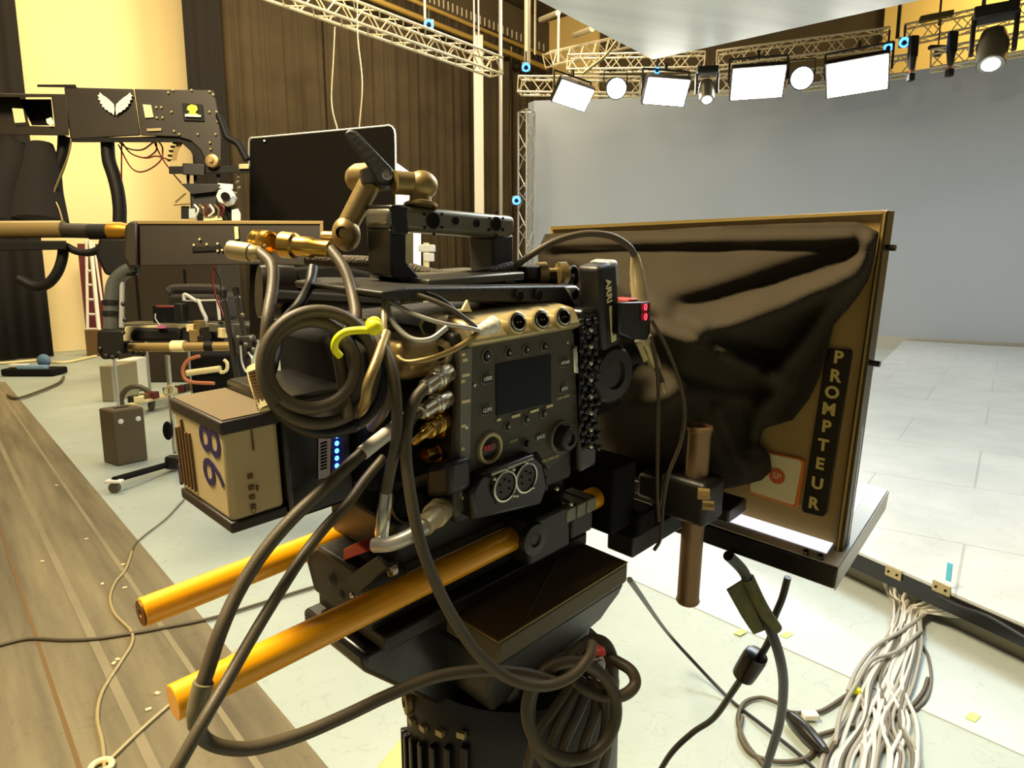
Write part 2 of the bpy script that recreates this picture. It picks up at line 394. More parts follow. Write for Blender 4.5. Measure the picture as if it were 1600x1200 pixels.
# ------------------------------------------------------------------ stage platform
s1 = fl(1425, 520, .2); s2 = fl(1600, 530, .2); s2 = s1+(s2-s1)*2.2
n1 = fl(1340, 862, .2); n2 = fl(1600, 975, .2); dn = (n2-n1); sq = fl(1157, 782, .2); n3 = n2+dn*5
t = thing('stage_platform', 'low stage platform with white tiled top and black front edge', 'stage', sq)
s1 = fl(1413, 532, .2); farp = [V((p.x*.982, p.y*.982, .2)) for p in LP[6:]]; s2 = farp[0]
poly = [s1, sq, n2, n3]+list(reversed(farp))
MB().prism([p-ZZ*.012 for p in poly], (0, 0, .012)).build('tile_top', tilem, t)
ins = V((-dn.y, dn.x, 0)).normalized(); ins = ins if ins.y > 0 else -ins
MB().prism([p-ZZ*.09 for p in poly], (0, 0, .077)).build('fascia', blackg, t, .004)
MB().prism([sq+ins*.12+dn*.05-ZZ*.2, n3+ins*.12-ZZ*.2]+[p-ZZ*.2 for p in reversed(farp)]+[s1-ZZ*.2], (0, 0, .11)).build('base', mat('platform_base_grey', (150, 146, 126), .6), t)
dnn = dn.normalized()
for (u, v) in ((1397, 895), (1472, 919)):
    c = hit(u, v, -ins, n1); MB().box(c-ins*.004, (.075, .008, .045), (dnn, ins, ZZ)).build('bracket', mat('bracket_tan', (176, 160, 118), .4, .5), t, .002)
    for s in (-1, 1): MB().cyl(c-ins*.009+dnn*.02*s, c-ins*.013+dnn*.02*s, .005, n=8).build('bolt', blackm, t)
c = hit(1484, 899, -ins, n1)
tag(MB().box(c-ins*.006+ZZ*.015, (.02, .004, .075), (dnn, ins, ZZ)).build('tape_strip', tapeblue), 'short bright blue tape strip on the black stage edge', 'tape')
# ------------------------------------------------------------------ overhead LED ceiling panel
HC = 4.9; tip = hit(1020, 93, ZZ, V((0, 0, HC)))
cm_ = floor_mat('ceiling_screen_grey', (176, 178, 172), (206, 208, 202), .35, 1.6, True, 1.2)
cb_ = cm_.node_tree.nodes['Principled BSDF']; cb_.inputs['Emission Color'].default_value = srgb((200, 200, 190))+(1,); cb_.inputs['Emission Strength'].default_value = .26  # faint emission stands in for lamp and floor light on the underside
t = thing('overhead_screen', 'large pale grey screen panel hanging overhead, its corner pointing at the lamps', 'ceiling screen', tip)
MB().prism([tip, tip-AX*7.5, tip-AX*7.5-BX*9, tip-BX*9], (0, 0, .03)).build('panel_face', cm_, t)
MB().prism([tip+ZZ*.03, tip-AX*7.5+ZZ*.03, tip-AX*7.5-BX*9+ZZ*.03, tip-BX*9+ZZ*.03], (0, 0, .25)).build('panel_frame', blackm, t)
# ------------------------------------------------------------------ lamp trusses above the wall
def arc(D, us): return [V(((u-800)/FPX*D_, D_, 0)) for u, D_ in zip(us, D)]
def zat(v, D):  # height of a point seen at row v at depth D (measured along the camera axis)
    return P(800, v, D).z
def tseg(u0, v0, D0, u1, v1, D1, label, h=.3, r=.022):
    a = P(u0, v0, D0); c = P(u1, v1, D1); g = (c-a).normalized()*.12; a += g; c -= g; return truss(a, c, h, h, label, trussm, 'truss', None, r, False, .42)
tseg(803, 134, 14, 1010, 136, 13.4, 'lamp truss segment at the far left, behind the leftmost panel lamp')
tseg(1012, 136, 13.4, 1240, 128, 12.6, 'lamp truss segment behind the second and third panel lamps')
tseg(1242, 128, 12.6, 1440, 100, 11.8, 'lamp truss segment behind the rightmost panel lamp')
tseg(1442, 98, 11.8, 1700, 50, 10.6, 'lamp truss segment carrying the big moving head at the right')
tseg(880, 100, 15, 1110, 96, 14.2, 'upper truss segment behind the tip of the overhead screen')
tseg(1112, 96, 14.2, 1400, 58, 12.8, 'upper truss segment below the dark right wall strip')
tseg(1402, 58, 12.8, 1720, -10, 11.4, 'upper truss segment crossing in front of the yellow wall')
tseg(850, 95, 16.4, 1000, 60, 18, 'far truss segment slanting away under the overhead screen')
# hanging poles
def vpole(u, v0, v1, D, r, label, m=trussm, name='hanging_pole'):
    a = P(u, v1, D); b_ = a.copy(); b_.z = min(9.9, P(u, v0, D).z)
    tag(MB().cyl(a, b_, r, n=8).build(name, m), label, 'pole'); return a
vpole(824, -60, 97, 13, .06, 'thick vertical hanging pole above the blue-ringed lamp left of the panel lamps')
vpole(872, 25, 98, 16, .03, 'thin hanging rod right of the thick hanging pole')
vpole(836, -60, 85, 12, .02, 'thin wire cable hanging beside the thick pole', name='hanging_wire')
vpole(741, -60, 75, 16, .02, 'thin hanging wire above the white column', name='hanging_wire')
vpole(748, -60, 78, 16.2, .02, 'second thin hanging wire above the white column', name='hanging_wire')
vpole(664, -60, 36, 15, .03, 'hanging rod over the left blue-ringed lamp')
vpole(783, -60, 420, 17.5, .05, 'slender pole right of the white column reaching down behind the camera', greylite)
vpole(1402, 2, 60, 12.6, .035, 'dark vertical rod in front of the yellow wall', anod)
vpole(1467, -60, 40, 12.6, .02, 'thin dark wire over the small bar lamp before the yellow wall', anod, name='hanging_wire')
for (u0, v0, u1, v1) in ((845, 31, 872, 20), (898, 55, 925, 45)):
    a = P(u0, v0, 17); c = P(u1, v1, 16)
    tag(MB().cyl(a, c, .07, n=8).build('strip_light', trussm), 'pale tube fitting under the dark ceiling, %s' % ('upper left one' if v0 < 40 else 'lower right one, nearer the overhead screen'), 'light fitting')
# two thin cords down to the black panel
for k, (pp, lb) in enumerate(((((523, 42), (521, 90), (518, 160), (528, 206)), 'thin pale cord hanging in a curve, left of the pair above the black panel'), (((558, 0), (559, 60), (566, 130), (561, 202)), 'thin pale cord reaching the top of the frame above the black panel'))):
    tag(MB().tube([P(u, v, 3.6) for u, v in pp], .004, 6).build('hanging_cable', beige), lb, 'cord')
# ------------------------------------------------------------------ lamps
def panel_lamp(u, v, D, wpx, tilt, roll, label):
    c = P(u, v, D); n = (V((3.0, 6.0, 1.0))-c).normalized(); n = (n+ZZ*tilt).normalized()
    right = n.cross(ZZ).normalized(); upv = right.cross(n)
    rr = Matrix.Rotation(math.radians(roll), 3, n); right = rr@right; upv = rr@upv
    w = wpx/FPX*D; h = w*.62
    t = thing('panel_lamp', label, 'studio lamp', c, 'panel lamps above the screen wall', (right, upv, n))
    MB().box(c-n*.08, (w+.06, h+.06, .14), (right, upv, n)).build('housing', black, t, .01); HS = LASTO[0]
    MB().box(c, (w, h, .02), (right, upv, n)).build('diffuser', whitelamp, HS)
    y = MB(); e = c-n*.08
    for s in (-1, 1): y.cyl(e+right*s*(w/2+.06), e+right*s*(w/2+.06)+ZZ*(h*.75), .02, n=8)
    y.cyl(e-right*(w/2+.06)+ZZ*h*.75, e+right*(w/2+.06)+ZZ*h*.75, .02, n=8); y.cyl(e+ZZ*h*.75, e+ZZ*(h*.75+.12), .03, n=8)
    y.build('yoke', anod, t); return t
panel_lamp(896, 150, 13.0, 56, -.35, -14, 'glowing white panel lamp, leftmost of the four over the wall')
panel_lamp(1041, 144, 12.6, 64, -.25, -4, 'glowing white panel lamp, second of the four from the left')
panel_lamp(1184, 130, 12.2, 76, -.2, 1, 'glowing white panel lamp, third of the four from the left')
panel_lamp(1339, 120, 11.6, 84, -.2, 4, 'glowing white panel lamp, rightmost of the four over the wall')
def spot(u, v, D, r, label):
    c = P(u, v, D); n = (V((2.0, 3.0, 1.0))-c).normalized()
    t = thing('spot_lamp', label, 'spotlight', c, 'round spotlights between the panel lamps')
    MB().lathe(c-n*.35, n, [(r*.6, 0), (r*.95, .08), (r, .34), (r*1.08, .35), (r*1.08, .37)]).build('housing', black, t); HS = LASTO[0]
    MB().cyl(c+n*.022, c+n*.03, r*.95, n=24).build('lens', spotlamp, HS)
    y = MB(); e = c-n*.15; s_ = n.cross(ZZ).normalized()
    y.tube([e-s_*(r+.03), e-s_*(r+.03)+ZZ*.3, e+s_*(r+.03)+ZZ*.3, e+s_*(r+.03)], .015, 6, 1); y.build('yoke', anod, t)
spot(963, 138, 12.9, .19, 'round glowing spotlight between the first and second panel lamps')
spot(1253, 122, 12.0, .19, 'round glowing spotlight between the third and fourth panel lamps')
def moving(u, v, D, s, label):
    c = P(u, v, D); n = (V((2.0, 3.0, 0.0))-c).normalized(); n = (n-ZZ*1.2).normalized(); s_ = n.cross(ZZ).normalized()
    t = thing('moving_head', label, 'moving head light', c, None)
    MB().box(c+ZZ*.42*s, (.5*s, .34*s, .16*s), (s_, s_.cross(ZZ), ZZ)).build('base_box', black, t, .02)
    for k in (-1, 1): MB().box(c+s_*k*.24*s+ZZ*.16*s, (.06*s, .16*s, .5*s), (s_, s_.cross(ZZ), ZZ)).build('yoke_arm', black, t, .02)
    MB().lathe(c-n*.25*s, n, [(.08*s, 0), (.15*s, .05*s), (.19*s, .25*s), (.17*s, .5*s), (.17*s, .55*s)]).build('head', mat('head_grey', (110, 105, 85), .35, .4), t); HS = LASTO[0]
    MB().lathe(c+n*.28*s, n, [(.16*s, 0), (.16*s, .03*s)]).build('front_ring', silver, HS)
    MB().ball(c+n*.31*s, .11*s, sc=(1, 1, .4), B=(s_, n.cross(s_), n)).build('lens', spotlamp, HS)
    for k in (-1, 1): MB().box(c+s_*k*.15*s+ZZ*.56*s, (.05*s, .08*s, .14*s), (s_, s_.cross(ZZ), ZZ)).build('clamp', steelp, t)
moving(1104, 140, 12.0, .75, 'small moving head light with bright lens between second and third panel lamps')
moving(1551, 72, 10.2, 1.12, 'big moving head light at the right in front of the yellow wall')
def ringcam(u, v, D, r, label):
    c = P(u, v, D); n = (C0-c).normalized()
    t = thing('tracking_camera', label, 'tracking camera', c, 'blue ringed tracking cameras')
    MB().cyl(c-n*.08, c-n*.08+ZZ*.28-n*.1, .018, n=8).build('mount_arm', anod, t)
    MB().box(c-n*.08, (r*2.1, .12, r*2.1), (n.cross(ZZ).normalized(), n, ZZ)).build('housing', steelp, t, .01); HS = LASTO[0]
    MB().lathe(c, n, [(r, -.02), (r, .01), (r*.62, .012), (r*.62, -.02)]).build('light_ring', bluering, HS)
    MB().cyl(c, c+n*.02, r*.45, n=12).build('lens', blackg, HS)
ringcam(670, 38, 14, .1, 'blue-ringed tracking camera on the curtain rail, farthest left of the high ones')
ringcam(822, 105, 12.6, .08, 'blue-ringed tracking camera at the foot of the thick hanging pole')
ringcam(1027, 110, 12.8, .06, 'blue-ringed tracking camera just under the tip of the overhead screen')
ringcam(1388, 74, 11.8, .075, 'blue-ringed tracking camera, left one of the pair at the right truss')
ringcam(1413, 66, 11.8, .085, 'blue-ringed tracking camera, right one of the pair at the right truss')
ringcam(807, 313, 14.2, .09, 'blue-ringed tracking camera low on the lattice tower')
def hangdev(u, v, D, label):
    c = P(u, v, D); t = thing('hanging_clamp', label, 'clamp', c)
    MB().box(c+ZZ*.12, (.14, .1, .34)).build('bracket', anod, t, .02)
    MB().lathe(c-ZZ*.05, -ZZ, [(.07, 0), (.05, .15), (.03, .2)], 12).build('cone', anod, t)
    MB().cyl(c-ZZ*.24, c-ZZ*.3, .02, n=8).build('cable_end', red, t)
    MB().box(c-ZZ*.36, (.1, .1, .12)).build('weight', black, t, .01)
hangdev(1426, 85, 11.2, 'dark hanging clamp with small weight right of the rightmost panel lamp')
hangdev(1487, 78, 11.2, 'dark hanging clamp with small weight left of the big moving head')
c = P(1466, 74, 12.3); t = thing('small_fixture', 'small dark bar fixture between the two hanging clamps', 'light fitting', c)
MB().box(c, (.34, .1, .07)).build('bar', anod, t, .02); MB().cyl(c, c+ZZ*.6, .012, n=8).build('hanger', anod, t); MB().box(c-ZZ*.1, (.1, .1, .12)).build('body', anod, t, .02)
c = P(1463, 26, 12.0); tag(MB().box(c, (.52, .12, .1), (V((.95, -.3, .1)).normalized(), V((.3, .95, 0)).normalized(), ZZ)).build('bar_light', mat('olive_fixture', (92, 84, 40), .5), bevel=.01), 'olive bar fixture hanging in front of the yellow wall', 'light fitting')
c0_ = [P(u, v, 12.9) for u, v in ((965, 62), (945, 88), (925, 104), (910, 116))]
tag(MB().tube(c0_, .03, 8).build('lamp_cable', beige), 'pale cable slung from the overhead screen to the leftmost panel lamp', 'cable')
# ================================================================== CINEMA CAMERA RIG
YP = -.078
camt = thing('cinema_camera', 'big black cinema camera body with dark screen and button panel, in the middle', 'camera', RW(.11, 0, .045), None, RB)
MB().rb(.048, .172, -.073, .074, .045, .178).build('body', black, camt, .004)
pp = [(719, 541), (742, 533), (893, 513), (898, 520), (905, 689), (857, 735), (840, 705), (752, 735), (739, 765), (734, 788), (713, 812), (708, 790)]
MB().prism([RS(u, v, YP) for u, v in pp], RYv*.006).build('side_panel', panelm, camt, .0015); SP = LASTO[0]
MB().prism([RS(u, v, YP-.0004) for u, v in ((720, 548), (738, 543), (736, 640), (733, 760), (718, 780))], RYv*.001).build('label_strip', panelsil, SP)
mk = MB()
for u, v, w in ((722, 552, 5), (723, 561, 8), (722, 585, 12), (721, 594, 6), (722, 626, 13), (721, 664, 7), (721, 700, 5), (720, 748, 6), (722, 776, 11)):
    mk.prism([RS(u, v, YP-.0008), RS(u+w, v-w*.2, YP-.0008), RS(u+w, v-w*.2+5, YP-.0008), RS(u, v+5, YP-.0008)], RYv*.0004)
mk.build('port_marking', cream, SP)
# screen + frame
MB().prism([RS(u, v, YP-.0006) for u, v in ((775, 569), (861, 554), (861, 629), (776, 650))], RYv*.001).build('lcd_screen', lcd, SP)
mk = MB()
for (u0, v0, u1, v1) in ((777, 655, 783, 653), (800, 650, 813, 646), (829, 642, 842, 638), (854, 634, 864, 631)):
    mk.prism([RS(u0, v0, YP-.001), RS(u1, v1, YP-.001), RS(u1, v1+4, YP-.001), RS(u0, v0+4, YP-.001)], RYv*.0006)
mk.build('screen_marking', cream, SP)
def button(u, v, r, dot=True, dep=.003, m=blackg, name='button', stretch=1.0):
    c = RS(u, v, YP)
    MB().lathe(c, -RYv, [(r*1.45, -.001), (r*1.45, .0008), (r*1.2, .001), (r*1.15, 0)], 20, RZv).build('button_rim', panelsil, SP)
    MB().lathe(c, -RYv, [(r*1.12, -.001), (r*1.1, .0006), (r*.9, dep*.7)], 20, RZv).build(name, m, SP)
    if dot: MB().lathe(c-RYv*dep*.7, -RYv, [(r*.28, 0), (r*.2, .0004)], 10).build('button_dot', white, SP)
for u, v in ((794, 551), (822, 546), (850, 541), (793, 666), (822, 655), (849, 646)): button(u, v, .0026)
button(760, 556, .0032)
def pill(u, v, word, w=.0085, h=.0068):
    c = RS(u, v, YP); pts = []
    def shp(k):
        out = []
        for i in range(20):
            a = 2*math.pi*i/20; x, y = math.cos(a), math.sin(a)
            x = math.copysign(abs(x)**.6, x); y = math.copysign(abs(y)**.6, y)
            out.append(c+RXv*x*w*.5*k+RZv*y*h*.5*k)
        return out
    MB().prism([p-RYv*.0004 for p in shp(1.25)], RYv*.001).build('button_rim', panelsil, SP)
    MB().prism([p-RYv*.0014 for p in shp(1.0)], RYv*.002).build('button', blackg, SP)
    text(word, c-RYv*.0016, RXv, RZv, .0034, 'button_text', white, SP, .0001, bold=.0001)
pill(760, 591, 'USER'); pill(759, 640, 'CLIPS'); pill(881, 566, 'HOME'); pill(880, 607, 'BTN'); pill(843, 682, 'BACK', .006, .005)
text('CAM INFO', RS(880, 621, YP-.0008), RXv, RZv, .0032, 'panel_text', cream, SP, .0001)
text('LOCK', RS(803, 689, YP-.0008), RXv, RZv, .003, 'panel_text', cream, SP, .0001)
text('USB DRIVE SD', RS(860, 717, YP-.0008), RXv, RZv, .0032, 'panel_text', cream, SP, .0001)
button(821, 692, .0024, False, .006, anod, 'toggle_switch')
button(764, 700, .0074, False, .002); 
MB().lathe(RS(764, 700, YP), -RYv, [(.0115, -.001), (.0115, .001), (.0108, .0025), (.0088, .0026), (.0084, 0)], 28, RZv).build('record_ring', beige, SP)
text('REC', RS(764, 700, YP-.0028), RXv, RZv, .0052, 'record_text', red, SP, .0002, bold=.0002)
MB().lathe(RS(875, 682, YP), -RYv, [(.0125, -.001), (.0125, .002), (.0115, .003), (.0105, .001)], 28, RZv).build('dial_ring', panelsil, SP)
MB().lathe(RS(875, 682, YP), -RYv, [(.0095, -.001), (.0095, .009), (.0085, .0105), (.005, .011), (.0045, .009)], 28, RZv).build('dial', anod, SP)
for u, v in ((744, 526), (886, 535), (728, 668), (741, 602)): MB().cyl(RS(u, v, YP), RS(u, v, YP)-RYv*.0008, .0012, n=8).build('screw', silver, SP)
# power connector ridge along the top of the panel
MB().prism([RW(.055, -.074, .1665), RW(.055, -.084, .1715), RW(.055, -.076, .184), RW(.055, -.05, .188), RW(.055, -.05, .1665)], RXv*.112).build('connector_ridge', beige, camt, .003, 3); CR = LASTO[0]  # beige stands in for light falling on the ridge top
axc = (-RYv*.95+RZv*.25-RXv*.15).normalized()
for u, v in ((807, 504), (844, 500), (878, 496)):
    c = RS(u, v, -.086)
    MB().lathe(c, axc, [(.0075, -.012), (.0078, .001), (.0066, .002), (.0062, 0)], 22).build('socket_collar', beige, CR)
    MB().lathe(c, axc, [(.0058, -.005), (.0058, .0026), (.0048, .003), (.0045, -.002)], 22).build('socket_ring', silver, CR)
    k = MB().cyl(c, c+axc*.0012, .0044, n=16); k.build('socket_core', blackm, CR)
    kk = MB()
    for s in (-1, 1): kk.cyl(c+RXv*s*.0014, c+RXv*s*.0014+axc*.003, .0006, n=6)
    kk.build('socket_pin', brass, CR)
# rear sockets
for u, v in ((674, 510), (688, 551)):
    c = RX(u, v, .044); ax = (-RXv-RYv*.4).normalized()
    MB().lathe(c, ax, [(.0085, -.012), (.0085, .001), (.007, .003), (.0055, .003), (.005, 0)], 8).build('socket_collar', beige, camt)
    MB().lathe(c, ax, [(.0045, -.002), (.0045, .003), (.003, .003)], 16).build('socket_core', black, camt)
# rear block (body steps back at the far side)
MB().rb(.0, .05, -.045, .07, .075, .172).build('rear_block', blackm, camt, .004)
MB().rb(.012, .055, -.066, -.02, .150, .176).build('rear_top_cover', tan, camt, .009, 4)
MB().prism([RX(u, v, .030) for u, v in ((664, 730), (702, 722), (702, 776), (664, 780))], RXv*.02).build('port_cover', black, camt, .004)
# XLR module
MB().prism([RS(u, v, -.088) for u, v in ((737, 770), (752, 742), (836, 709), (850, 722), (858, 760), (846, 790), (742, 815))], RYv*.03).build('audio_block', blackg, camt, .003); AB = LASTO[0]
MB().prism([RS(u, v, -.089) for u, v in ((768, 742), (830, 716), (840, 762), (776, 790))], RYv*.002).build('audio_plate', anod, AB, .0008)
MB().tube([RS(767, 742, -.0905), RS(832, 716, -.0905)], .0012, 6).build('audio_bar', silver, AB)
for u, v in ((787, 759), (820, 746)):
    c = RS(u, v, -.089); 
    MB().lathe(c, -RYv, [(.0112, 0), (.0112, .002), (.0099, .0022), (.0096, 0)], 28, RZv).build('xlr_ring', silver, AB)
    MB().lathe(c, -RYv, [(.0096, 0), (.0092, .0012)], 24, RZv).build('xlr_core', black, AB)
    k = MB()
    for i in range(5):
        a = -.6+i*1.1; k.cyl(c+(RXv*math.cos(a)+RZv*math.sin(a))*.005, c+(RXv*math.cos(a)+RZv*math.sin(a))*.005-RYv*.0018, .0009, n=6)
    k.build('xlr_pin', blackm, AB)
for u, v in ((773, 748), (791, 733), (803, 733), (823, 722), (803, 774), (833, 761), (808, 774)): MB().ball(RS(u, v, -.091), .0015, 8, 5).build('screw', silver, AB)
for i in range(6): MB().rb(.075+i*.011, .079+i*.011, -.0795, -.07, .048, .058).build('vent_rib', anod, camt)
# front plate with bolt bumps
MB().rb(.172, .196, -.08, .08, .05, .182).build('front_plate', blackg, camt, .004); FP = LASTO[0]
bb = MB()
random.seed(3)
for i in range(18):
    for j in range(3):
        u = 909+j*11+(5 if i % 2 else 0)+random.uniform(-1, 1); v = 503+i*11.5+random.uniform(-2, 2)
        if u < 936: bb.ball(RS(u, v, -.082), .0029, 10, 6, (1, .6, 1), RB)
bb.build('bolt_pattern', blackg, FP)
for i in range(8):
    c = RS(923, 515+i*26, -.0835); MB().ball(c, .0022, 8, 5).build('bolt_head', silver, FP)
MB().prism([RS(u, v, -.081) for u, v in ((903, 540), (897, 545), (898, 583), (905, 585))], RYv*.004).build('front_edge', silver, camt, .001)
# top plate
MB().prism([RS(u, v, -.058) for u, v in ((596, 456), (640, 449), (900, 446), (925, 478), (905, 481), (893, 474), (620, 470), (598, 468))], RYv*.105).build('top_plate', black, camt, .0015); TP = LASTO[0]
MB().prism([RS(u, v, -.0595) for u, v in ((884, 449), (902, 447), (930, 476), (918, 488), (905, 484))], RYv*.1).build('top_plate_nose', greylite, camt, .0015)
for u, v in ((899, 460), (912, 461), (812, 462), (842, 461)):
    c = RS(u, v, -.0605); MB().lathe(c, -RYv, [(.0042, 0), (.0038, .0006), (.003, .0006), (.0028, -.001)], 14, RZv).build('plate_hole', blackm, TP)
MB().rb(.06, .155, -.035, .035, .2025, .209).build('handle_rail', steelp, camt, .0015)
# handle
hb = thing('top_handle', 'grey metal top handle with round holes, above the camera body', 'handle', RW(.10, 0, .209), None, RB)
MB().prism([RS(u, v, -.015) for u, v in ((608, 324), (640, 322), (806, 338), (807, 365), (790, 373), (640, 362), (608, 357))], RYv*.03).build('grip_bar', steelp, hb, .004, 3); GB = LASTO[0]
MB().rb(.046, .06, -.0155, .0155, .2375, .258).build('rear_end', blackg, hb, .002)
MB().prism([RS(u, v, -.0145) for u, v in ((610, 358), (636, 361), (636, 410), (664, 441), (700, 446), (640, 448), (612, 432))], RYv*.028).build('rear_leg', blackg, hb, .002); RL = LASTO[0]
MB().prism([RS(u, v, -.0145) for u, v in ((770, 370), (803, 366), (803, 420), (790, 446), (766, 446), (772, 425))], RYv*.028).build('front_leg', black, hb, .002)
for u, v, r in ((677, 345, .0052), (712, 345, .0026), (745, 349, .0026), (775, 350, .0048)):
    c = RS(u, v, -.0155); MB().lathe(c, -RYv, [(r*1.15, -.001), (r*1.15, .0004), (r, .0005), (r*.95, -.001)], 18, RZv).build('hole_rim', anod, GB)
    MB().cyl(c, c-RYv*.0007, r, n=18).build('bolt_hole', blackm, GB)
    if r > .004:
        for a in range(0, 360, 60):
            cc = c+(RXv*math.cos(math.radians(a+90))+RZv*math.sin(math.radians(a+90)))*r*1.75
            MB().cyl(cc, cc-RYv*.0006, .0011, n=8).build('pin_hole', blackm, GB)
MB().prism([RS(u, v, -.0150) for u, v in ((634, 364), (646, 364), (646, 412), (634, 411))], RYv*.004).build('serial_label', cream, RL)
t = thing('small_label_flag', 'tiny pale folded paper tab on the ridge above the camera panel', 'tag', RS(730, 486, -.065))
MB().prism([RS(u, v, -.066) for u, v in ((722, 486), (731, 469), (737, 487))], RYv*.002).build('tab', cream, t)
MB().prism([RS(u, v, -.066) for u, v in ((714, 484), (737, 484), (737, 487), (714, 487))], RYv*.006).build('tab_foot', cream, t)
# ------------------------------------------------------------------ rods
t = thing('support_rod', 'thick orange support rod in front, running from lower left under the camera', 'rod', RW(-.125, -.052, 0), 'orange support rods', RB)
MB().cyl(RW(-.135, -.052, 0), RW(.262, -.052, .003), .0098, n=28).build('tube', orange, t, .0008)
MB().lathe(RW(.2625, -.052, .003), RXv, [(.0098, -.001), (.0102, .001), (.008, .002)], 24).build('end_cap', oranged, t)
t = thing('support_rod', 'thick orange support rod behind, its open end pointing at the left floor', 'rod', RW(-.125, .052, 0), 'orange support rods', RB)
MB().cyl(RW(-.117, .052, -.001), RW(.25, .052, .003), .0098, n=28).build('tube', orange, t, .0008)
MB().lathe(RW(-.1175, .052, -.001), -RXv, [(.0088, 0), (.0086, .0006), (.0028, .0006), (.002, -.002)], 24).build('end_cap', oranged, t)
# base plate + clamps
bp_ = thing('camera_baseplate', 'black camera base plate clamped across the orange rods', 'base plate', RW(.1, 0, -.04), None, RB)
MB().rb(.02, .20, -.042, .045, .012, .046).build('bridge', black, bp_, .003)
MB().rb(.0, .235, -.032, .034, -.034, -.011).build('dovetail', black, bp_, .002)
MB().rb(.005, .232, -.044, .046, -.047, -.034).build('dovetail_foot', anod, bp_, .002)
MB().prism([RW(-.002, -.034, -.03), RW(-.002, .04, -.03), RW(-.002, .05, -.005), RW(-.002, .03, .012), RW(-.002, -.034, .012)], RXv*.035).build('rear_clamp', black, bp_, .003)
MB().prism([RX(u, v, -.004) for u, v in ((540, 903), (590, 868), (606, 888), (560, 926))], RXv*.004).build('clamp_face', anod, bp_, .001)
MB().prism([RX(u, v, .0) for u, v in ((536, 858), (556, 848), (573, 862), (536, 876))], RXv*.012).build('red_lever', red, bp_, .001)
for u, v in ((550, 930), (560, 934)): MB().ball(RX(u, v, -.006), .002, 8, 5).build('screw', silver, bp_)
MB().lathe(RX(616, 888, .004), -RXv, [(.0045, 0), (.0045, .004), (.003, .0045), (.0025, .002)], 16).build('lock_screw', silver, bp_)
for u, v, r in ((530, 900, .009), (545, 925, .008)): MB().ball(RX(u, v, .004), r, 12, 8).build('clamp_knob', black, bp_)
MB().rb(.122, .172, -.072, -.040, -.016, .022).build('rod_clamp', black, bp_, .003)
c = RS(828, 840, -.072)
MB().lathe(c, -RYv, [(.013, 0), (.0135, .003), (.0125, .006), (.006, .0065), (.004, .005)], 30).build('clamp_wheel', anod, bp_)
MB().rb(.176, .206, -.07, -.04, -.014, .014).build('front_rod_clamp', black, bp_, .003)
for i in range(3): MB().rb(.166+i*.0135, .1785+i*.0135, -.073, -.045, .006, .019).build('lever_segment', steelp, bp_, .0015)
for u, v in ((892, 787), (870, 763)): MB().ball(RS(u, v, -.078), .0022, 8, 5).build('screw', silver, bp_)
# ------------------------------------------------------------------ fluid head under the camera
hd = thing('tripod_head', 'black wedge-topped tripod head carrying the camera', 'tripod head', RW(.15, 0, -.25), None, RB)
MB().rb(.072, .236, -.088, .088, -.070, -.050).build('top_plate', mat('head_top_lit', (98, 84, 52), .6, bump=.2, bscale=300), hd, .003)  # lighter colour stands in for light on the black head's plate
MB().tube([RZ(897, 823, -.0495), RZ(865, 885, -.0495), RZ(823, 965, -.0495)], .0007, 6, 1).build('plate_seam', tan, hd)
MB().tube([RW(.073, -.087, -.0505), RW(.235, -.087, -.0505), RW(.235, .08, -.0505)], .0010, 6, 1).build('plate_edge', tan, hd)
MB().tube([RW(.073, -.087, -.0505), RW(.073, -.02, -.0505)], .0010, 6, 1).build('plate_edge', tan, hd)
MB().prism([RW(.072, -.086, -.070), RW(.236, -.086, -.070), RW(.235, -.082, -.084), (RW(.222, -.070, -.11)), RW(.085, -.068, -.13), RW(.072, -.075, -.1)], RYv*.16).build('tilt_block', black, hd, .004)
MB().prism([RW(-.005, -.03, -.05), RW(.08, -.03, -.05), RW(.12, -.03, -.14), RW(.06, -.03, -.13), RW(-.005, -.03, -.064)], RYv*.085).build('tilt_arm', blackg, hd, .004)
MB().prism([RW(.10, -.075, -.075), RW(.215, -.07, -.095), RW(.21, -.06, -.21), RW(.10, -.07, -.20)], RYv*.14).build('head_body', black, hd, .01)
dr = P(801, 1010, .62); zf = dr.z
MB().lathe(V((dr.x, dr.y, zf-.005)), -ZZ, [(.088, 0), (.098, .02), (.098, .12), (.09, .17), (.075, .2), (.075, .35)], 40).build('pan_drum', black, hd)
nrm = (C0-dr); nrm.z = 0; nrm.normalize()
for k in range(7):
    a = math.radians(-22-k*9); dirv = Matrix.Rotation(a, 3, 'Z') @ nrm
    c = V((dr.x, dr.y, zf-.055-k*.006))+dirv*.099
    MB().box(c, (.006, .010, .05), (dirv.cross(ZZ), dirv, ZZ)).build('cooling_fin', blackg, hd, .001)
for u, v in ((710, 1085), (726, 1098), (748, 1118), (806, 1148)):
    pass
for k in range(4):
    a = math.radians(-24-k*12); dirv = Matrix.Rotation(a, 3, 'Z') @ nrm; c = V((dr.x, dr.y, zf-.022-k*.006))+dirv*.1
    MB().box(c, (.007, .004, .005), (dirv.cross(ZZ), dirv, ZZ)).build('head_label', beige, hd)
dirv = Matrix.Rotation(math.radians(-68), 3, 'Z') @ nrm
MB().lathe(V((dr.x, dr.y, zf-.03))+dirv*.096, dirv, [(.011, 0), (.011, .006), (.007, .007), (.006, .004)], 20).build('side_button', tan, hd)
colm = thing('camera_pedestal', 'dark pedestal column standing on the floor under the tripod head', 'pedestal', V((dr.x, dr.y, 0)))
MB().cyl(V((dr.x, dr.y, .12)), V((dr.x, dr.y, zf-.36)), .07, n=28).build('column', blackg, colm)
